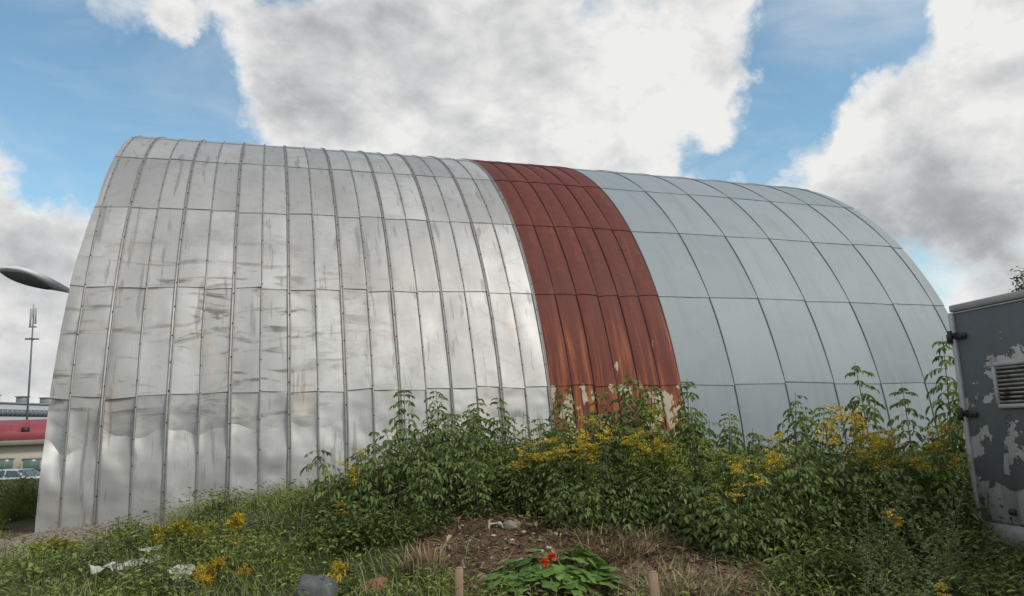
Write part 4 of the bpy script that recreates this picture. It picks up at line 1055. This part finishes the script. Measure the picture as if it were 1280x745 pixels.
# vent: frame with louvres
vx0, vx1, vz0, vz1 = .39, .78, BH*.50+.08, BH*.50+.47
def box_xz(px, py):                                  # where a seen pixel lands on the side of the box
    o = np.array([0, 0, CAM_Z]); r = ray(px, py); nvec = np.array([-dirx[1], dirx[0], 0]); t_ = (np.dot(np.array([pt[0], pt[1], 0])-o, nvec))/np.dot(r, nvec)
    q = o+r*t_; return (q[0]-pt[0])*dirx[0]+(q[1]-pt[1])*dirx[1], q[2]-zb
ax, az = box_xz(1243, 456); bx_, bz = box_xz(1300, 506)
vent = MB(); fw = .035
vent.box(((ax+bx_)/2, -.012, az), (bx_-ax, .03, fw), bev=.006); vent.box(((ax+bx_)/2, -.012, bz), (bx_-ax, .03, fw), bev=.006)
vent.box((ax, -.011, (az+bz)/2), (fw, .028, az-bz-fw-.002), bev=.006); vent.box((bx_, -.011, (az+bz)/2), (fw, .028, az-bz-fw-.002), bev=.006)
vo = vent.build('vent_frame', M['pale_trim'], box)
sl_ = MB(); hh = (az-bz-fw)
for i in range(9):
    z = bz+fw/2+hh*(i+.5)/9
    sl_.box(((ax+bx_)/2, -.012, z), (bx_-ax-fw, .026, .006), Matrix.Rotation(-.7, 3, 'X'))
t = NT('rusty_louvre'); p = t.obj(); n1 = t.noise(p, 7, 6, .65); M['louvre'] = t.set(t.mix(t.rng(n1, .48, .62), (.36, .36, .35), (.12, .05, .025)), .7)
sl_.build('louvre', M['louvre'], vo)
bk = MB(); bk.box(((ax+bx_)/2, -.003, (az+bz)/2), (bx_-ax-fw, .004, hh)); bk.build('vent_back', M['black_scrap'], vo)
hb = MB(); cx_, cz_ = box_xz(1268, 640); hb.tube([(cx_, -.005, cz_), (cx_, -.03, cz_)], .028, 10); hb.tube([(cx_, -.03, cz_), (cx_, -.045, cz_)], .014, 8); hb.build('bolt_plate', M['dark_metal'], box)
# tree crown behind the box
def tree(px, py, d, h, seed, label, rad):
    global RNG
    RNG = np.random.default_rng(seed); rr = random.Random(seed); p = at(px, py, d); z0 = gz(p[0], p[1])-.1; hh = p[2]-z0
    root = empty('leafy_tree', (p[0], p[1], z0), label, 'tree'); tr = MB(); P = []; D = []
    tr.tube([(0, 0, 0), (.1, .05, hh*.4), (0, .1, hh*.75), (.05, 0, hh*.97)], [hh*.035, hh*.026, hh*.014, hh*.004], 8)
    for i in range(60):
        t = rr.uniform(.3, .95); a = rr.uniform(0, 6.28); l = rad*(1.15-t)*rr.uniform(.6, 1.2)
        b0 = np.array([.05, .05, hh*t]); b1 = b0+np.array([math.cos(a)*l, math.sin(a)*l, l*.7])
        tr.tube([b0, (b0+b1)/2+[0, 0, -.03*l], b1], [hh*.008, hh*.005, hh*.002], 5)
        for q in range(90):
            s_ = rr.uniform(.3, 1.05); c = b0+(b1-b0)*s_+np.array([rr.gauss(0, .2), rr.gauss(0, .2), rr.gauss(0, .2)])*rad*.45
            P.append(c); D.append([rr.gauss(0, 1), rr.gauss(0, 1), rr.gauss(.1, .7)])
    fo = MB(); n = len(P); leaves(fo, P, np.array(D), RNG.uniform(.07, .15, n)*hh/5, RNG.uniform(.04, .07, n)*hh/5, RNG.random(n))
    tr.build('trunk', M['bark'], root); fo.build('crown', M['dark_leaf'], root)
tree(1292, 338, 24, 5, 95, 'tree crown showing above the roof of the metal box', 1.5)

# ------------------------------------------------------------------ street lamp behind the hangar's left end
lampP = at(93, 366, 14.6)                            # where the arm meets the head
tip = at(-2, 336, 13.9)
polex, poley = -3.12, 14.75
lamp = empty('street_lamp', (polex, poley, gz(polex, poley)-.05), 'grey street lamp head reaching out from behind the hangar rim', 'street lamp')
LO = np.array([polex, poley, gz(polex, poley)-.05])
t = NT('lamp_shell'); M['lamp'] = t.set(t.mix(t.noise(t.obj(), 9, 5), (.62, .63, .65), (.70, .71, .73)), .4, 0, .5)
M['lens'] = mat_plain('lamp_lens', (.20, .21, .235), .3, 0, .25, 12)
pole = MB(); pole.tube([(0, 0, 0), (0, 0, 2.4), (0, 0, lampP[2]-LO[2]-.25)], [.075, .06, .05], 12); pole.build('pole', M['lamp'], lamp)
arm = MB(); e = lampP-LO; arm.tube([(0, 0, e[2]-.4), (0, 0, e[2]-.2), (e[0]*.3, e[1]*.3, e[2]-.10), tuple(e)], [.045, .04, .036, .034], 10); arm.build('arm', M['lamp'], lamp)
ax_ = nrm(tip-lampP); Ln = np.linalg.norm(tip-lampP); side = nrm(np.cross(ax_, [0, 0, 1])); upv = np.cross(side, ax_)
# the head is turned on its arm so that its underside looks down towards the yard
away = nrm(np.array([e[0]+LO[0], e[1]+LO[1], 0])); upv = np.array([0, 0, 1.])*.92+away*.32; upv = nrm(upv-ax_*np.dot(upv, ax_)); side = nrm(np.cross(ax_, upv))
shell = MB(); lens = MB(); NS, NRg = 22, 18; P = []; P2 = []
for j in range(NS+1):
    t_ = j/NS
    wd = Ln*(.024+.165*math.sin(math.pi*min(1, max(0, (t_-.02)))**1.6)**.9) if t_ < .985 else Ln*.03
    hu = Ln*(.024+.085*math.sin(math.pi*t_**1.15)**.8); hd = Ln*(.022+.03*math.sin(math.pi*t_))
    c = e+ax_*Ln*t_
    for i in range(NRg):
        a = 2*math.pi*i/NRg; s_, u = math.cos(a), math.sin(a)
        P.append(c+side*s_*wd+upv*u*(hu if u > 0 else hd))
F = [(j*NRg+i, j*NRg+(i+1) % NRg, (j+1)*NRg+(i+1) % NRg, (j+1)*NRg+i) for j in range(NS) for i in range(NRg)]+[tuple(range(NRg)), tuple(range(NS*NRg, NS*NRg+NRg))]
shell.add(P, F); shell.build('lamp_head', M['lamp'], lamp, smooth=True)
P = []; n1, n2 = 20, 8
for j in range(n1+1):
    t_ = .30+.66*j/n1; wd = Ln*(.022+.145*math.sin(math.pi*min(1, t_-.02)**1.6)**.9); hd = Ln*(.022+.03*math.sin(math.pi*t_))
    edge = math.sin(math.pi*j/n1)**.35 if 0 < j < n1 else .25
    for i in range(n2+1):
        s_ = (i/n2*2-1)*.93*edge; P.append(e+ax_*Ln*t_+side*s_*wd-upv*(hd*math.sqrt(max(0, 1-s_*s_))+.012+.025*(1-s_*s_)*edge))
F = [(j*(n2+1)+i, j*(n2+1)+i+1, (j+1)*(n2+1)+i+1, (j+1)*(n2+1)+i) for j in range(n1) for i in range(n2)]
lens.add(P, F); lens.build('lens', M['lens'], lamp, smooth=True)

# ------------------------------------------------------------------ far background at the left
M['mast'] = mat_plain('mast', (.16, .16, .165), .6, .2)
p = at(34, 520, 110); top = at(40, 383, 110); z0 = -1.5
mast = empty('antenna_mast', (p[0], p[1], z0), 'thin tall antenna mast with aerials far behind the red roof', 'antenna mast'); H = top[2]-z0
m = MB(); m.tube([(0, 0, 0), (0, 0, H*.6), (0, 0, H)], [.17, .13, .09], 8); m.build('mast_pole', M['mast'], mast)
for (dx, z, l, w) in ((-.3, H-1.2, 2.6, .24), (.35, H-1.0, 2.4, .24), (.0, H-.2, 2.0, .2)):
    a_ = MB(); a_.box((dx, -.2, z), (w, .2, l), bev=.04); a_.build('aerial', M['pale_trim'], mast)
m = MB(); m.tube([(-.9, 0, H-4.4), (.9, 0, H-4.4)], .12, 6); m.tube([(0, -.8, H-4.4), (0, .8, H-4.4)], .12, 6); m.tube([(-.5, 0, H-2.6), (.5, 0, H-2.6)], .1, 6); m.build('bracket', M['mast'], mast)
# apartment block
M['block'] = mat_plain('block', (.40, .42, .44), .8, 0, .12, .6); M['block_win'] = mat_plain('block_window', (.12, .14, .16), .3); M['block_dark'] = mat_plain('block_dark', (.24, .25, .26), .8)
a = at(-40, 503, 150); b = at(110, 519, 190); z0 = -1.6
ap = empty('apartment_block', (a[0], a[1], z0), 'pale grey flat-roofed apartment block far behind the red roof', 'apartment block', rz=math.atan2(b[1]-a[1], b[0]-a[0])); Lb = math.hypot(b[0]-a[0], b[1]-a[1]); Hb = a[2]-z0
m = MB(); m.box((Lb/2, 6, Hb/2), (Lb, 12, Hb), bev=.1); m.build('wall', M['block'], ap)
m = MB(); m.box((Lb/2, 6, Hb+.2), (Lb+.5, 12.5, .4), bev=.08); rf = m.build('roof', M['block_dark'], ap)
for x in (Lb*.27, Lb*.5, Lb*.70, Lb*.86):
    c = MB(); c.box((x, 3, Hb+1.1), (2.2, 1.6, 1.5), bev=.05); c.box((x, 3, Hb+1.95), (2.6, 2.0, .18)); c.build('chimney', M['block_dark'], rf)
for fl_ in range(1, 4):
    for i in range(26):
        z = Hb-1.9-(fl_-1)*2.9; x = 1.5+i*(Lb-3)/25
        if z < 1: continue
        w_ = MB(); w_.box((x, -.02, z), (1.5, .06, 1.5)); w_.build('window', M['block_win'], ap)
# house with the red roof
t = NT('red_roof'); p_ = t.obj(); wv = t.n('ShaderNodeTexWave'); wv.inputs['Scale'].default_value = 3.2; wv.inputs['Distortion'].default_value = .1; t.l(p_, wv.inputs['Vector'])
M['red_roof'] = t.set(t.mix(t.noise(p_, .6, 5), (.22, .034, .048), (.30, .052, .066)), .5, 0, .4, bump=wv.outputs[1], bstr=.3, bdist=.05)
M['plaster'] = mat_plain('plaster', (.52, .48, .40), .85, 0, .12, .8); M['eave'] = mat_plain('eave', (.22, .21, .18), .8); M['win_green'] = mat_plain('window_green', (.10, .16, .15), .25, 0, .3, 2)
a = at(-60, 553, 56); b = at(130, 556, 62); zg = gz(a[0], a[1], False); ez = a[2]
hs = empty('red_roofed_house', (a[0], a[1], zg), 'low beige house with a crimson roof left of the hangar', 'house', rz=math.atan2(b[1]-a[1], b[0]-a[0])); Lh = math.hypot(b[0]-a[0], b[1]-a[1]); eh = ez-zg; rh = (at(0, 526, 63)[2]-ez)
m = MB(); m.box((Lh/2, 5, eh/2), (Lh, 10, eh), bev=.03); m.build('wall', M['plaster'], hs)
m = MB(); m.add([(-.5, -.6, eh), (Lh+.5, -.6, eh), (Lh+.5, 5, eh+rh), (-.5, 5, eh+rh), (-.5, 10.6, eh), (Lh+.5, 10.6, eh)], [(0, 1, 2, 3), (3, 2, 5, 4), (0, 3, 4), (1, 5, 2), (0, 4, 5, 1)]); rf = m.build('roof', M['red_roof'], hs)
m = MB(); m.box((Lh/2, -.55, eh-.22), (Lh+1, .12, .38), bev=.02); m.build('eave', M['eave'], hs)
dq = at(37, 538, 58); sx_ = (dq[0]-a[0])*math.cos(hs.rotation_euler[2])+(dq[1]-a[1])*math.sin(hs.rotation_euler[2])
m = MB(); zr = eh+rh*.42; m.add([(sx_-.75, 1.5, zr-.2), (sx_+.45, 1.5, zr-.25), (sx_+.2, 1.5, zr+.75), (sx_-.75+.2, 3.2, zr+.75), (sx_+.2, 3.6, zr+.75), (sx_-.9, 3.2, zr+.5), (sx_+.6, 3.2, zr+.4)], [(0, 1, 2), (0, 2, 4, 5), (1, 6, 4, 2)]); dm = m.build('dormer', M['red_roof'], rf)
m = MB(); m.box((sx_-.02, 1.47, zr+.06), (.55, .03, .45)); m.build('dormer_window', M['black_scrap'], dm)
m = MB(); m.tube([(sx_-3.0, -.7, eh-.3), (sx_-3.0, -.68, eh-.7), (sx_-3.2, -.5, eh-1.0)], .06, 8); m.build('drainpipe', M['white_scrap'], hs)
for px0, px1 in ((-3, 16), (33, 53)):
    q0 = at(px0, 575, 57); q1 = at(px1, 590, 57.5); c_, s_ = math.cos(hs.rotation_euler[2]), math.sin(hs.rotation_euler[2])
    u0 = (q0[0]-a[0])*c_+(q0[1]-a[1])*s_; u1 = (q1[0]-a[0])*c_+(q1[1]-a[1])*s_
    m = MB(); m.box(((u0+u1)/2, -.03, (q0[2]+q1[2])/2-zg), (abs(u1-u0), .08, q0[2]-q1[2]), bev=.02); w_ = m.build('window', M['win_green'], hs)
    f_ = MB(); f_.box(((u0+u1)/2, -.06, q0[2]-zg+.05), (abs(u1-u0)+.2, .1, .12), bev=.02); f_.box(((u0+u1)/2, -.075, (q0[2]+q1[2])/2-zg), (.06, .03, q0[2]-q1[2]-.06)); f_.build('window_frame', M['eave'], w_)
# parked car in front of the house
M['car_paint'] = mat_plain('car_paint', (.42, .44, .46), .25, 0, .04, 2, 0, .6); M['car_glass'] = mat_plain('car_glass', (.05, .08, .11), .12, 0, .2, 2, 0, .6); M['tyre'] = mat_plain('tyre', (.02, .02, .02), .9); M['car_trim'] = mat_plain('car_trim', (.25, .26, .27), .4, .5)
def car(px, py, d, label, rz):
    p = at(px, py, d); zg = p[2]-1.46; o = empty('parked_car', (p[0], p[1], zg), label, 'car', rz=rz)
    prof = [(-2.05, .35), (-2.08, .72), (-1.9, .92), (-1.05, 1.0), (-.45, 1.42), (.9, 1.46), (1.75, 1.02), (2.08, .95), (2.1, .38)]
    def side_(mb, prof, w0, w1):
        n = len(prof); P = []
        for s in (-1, 1):
            for (x, z) in prof: P.append((x, s*(w0 if z < 1.03 else w1), z))
        F = [tuple(range(n-1, -1, -1)), tuple(range(n, 2*n))]+[(i, (i+1) % n, n+(i+1) % n, n+i) for i in range(n)]
        mb.add(P, F)
    m = MB(); side_(m, prof, .85, .68); m.build('body', M['car_paint'], o)
    m = MB()
    for s in (-1, 1):
        m.add([(-.95, s*.853, 1.035), (-.42, s*.705, 1.38), (.12, s*.70, 1.41), (.12, s*.852, 1.035)], [(0, 1, 2, 3)]); m.add([(.2, s*.852, 1.035), (.2, s*.70, 1.41), (.86, s*.70, 1.41), (1.5, s*.85, 1.06)], [(0, 1, 2, 3)])
    m.build('side_window', M['car_glass'], o)
    m = MB(); m.add([(-1.06, -.7, 1.03), (-1.06, .7, 1.03), (-.50, .62, 1.41), (-.50, -.62, 1.41)], [(0, 1, 2, 3)]); w_ = m.build('windscreen', M['car_glass'], o)
    for x in (-1.35, 1.35):
        for s in (-1, 1):
            wmb = MB(); wmb.tube([(x, s*.70, .32), (x, s*.87, .32)], .32, 20); w_ = wmb.build('wheel', M['tyre'], o)
            r_ = MB(); r_.tube([(x, s*.872, .32), (x, s*.88, .32)], .19, 14); r_.build('rim', M['car_trim'], w_)
    for s in (-1, 1):
        hmb = MB(); hmb.box((-2.06, s*.62, .74), (.08, .28, .14), bev=.02); hmb.build('headlight', M['car_trim'], o)
    b_ = MB(); b_.box((-2.1, 0, .45), (.1, 1.66, .16), bev=.03); b_.build('bumper', M['car_trim'], o)
car(22, 586, 44, 'white car parked in front of the beige house, half hidden by weeds', 2.75)
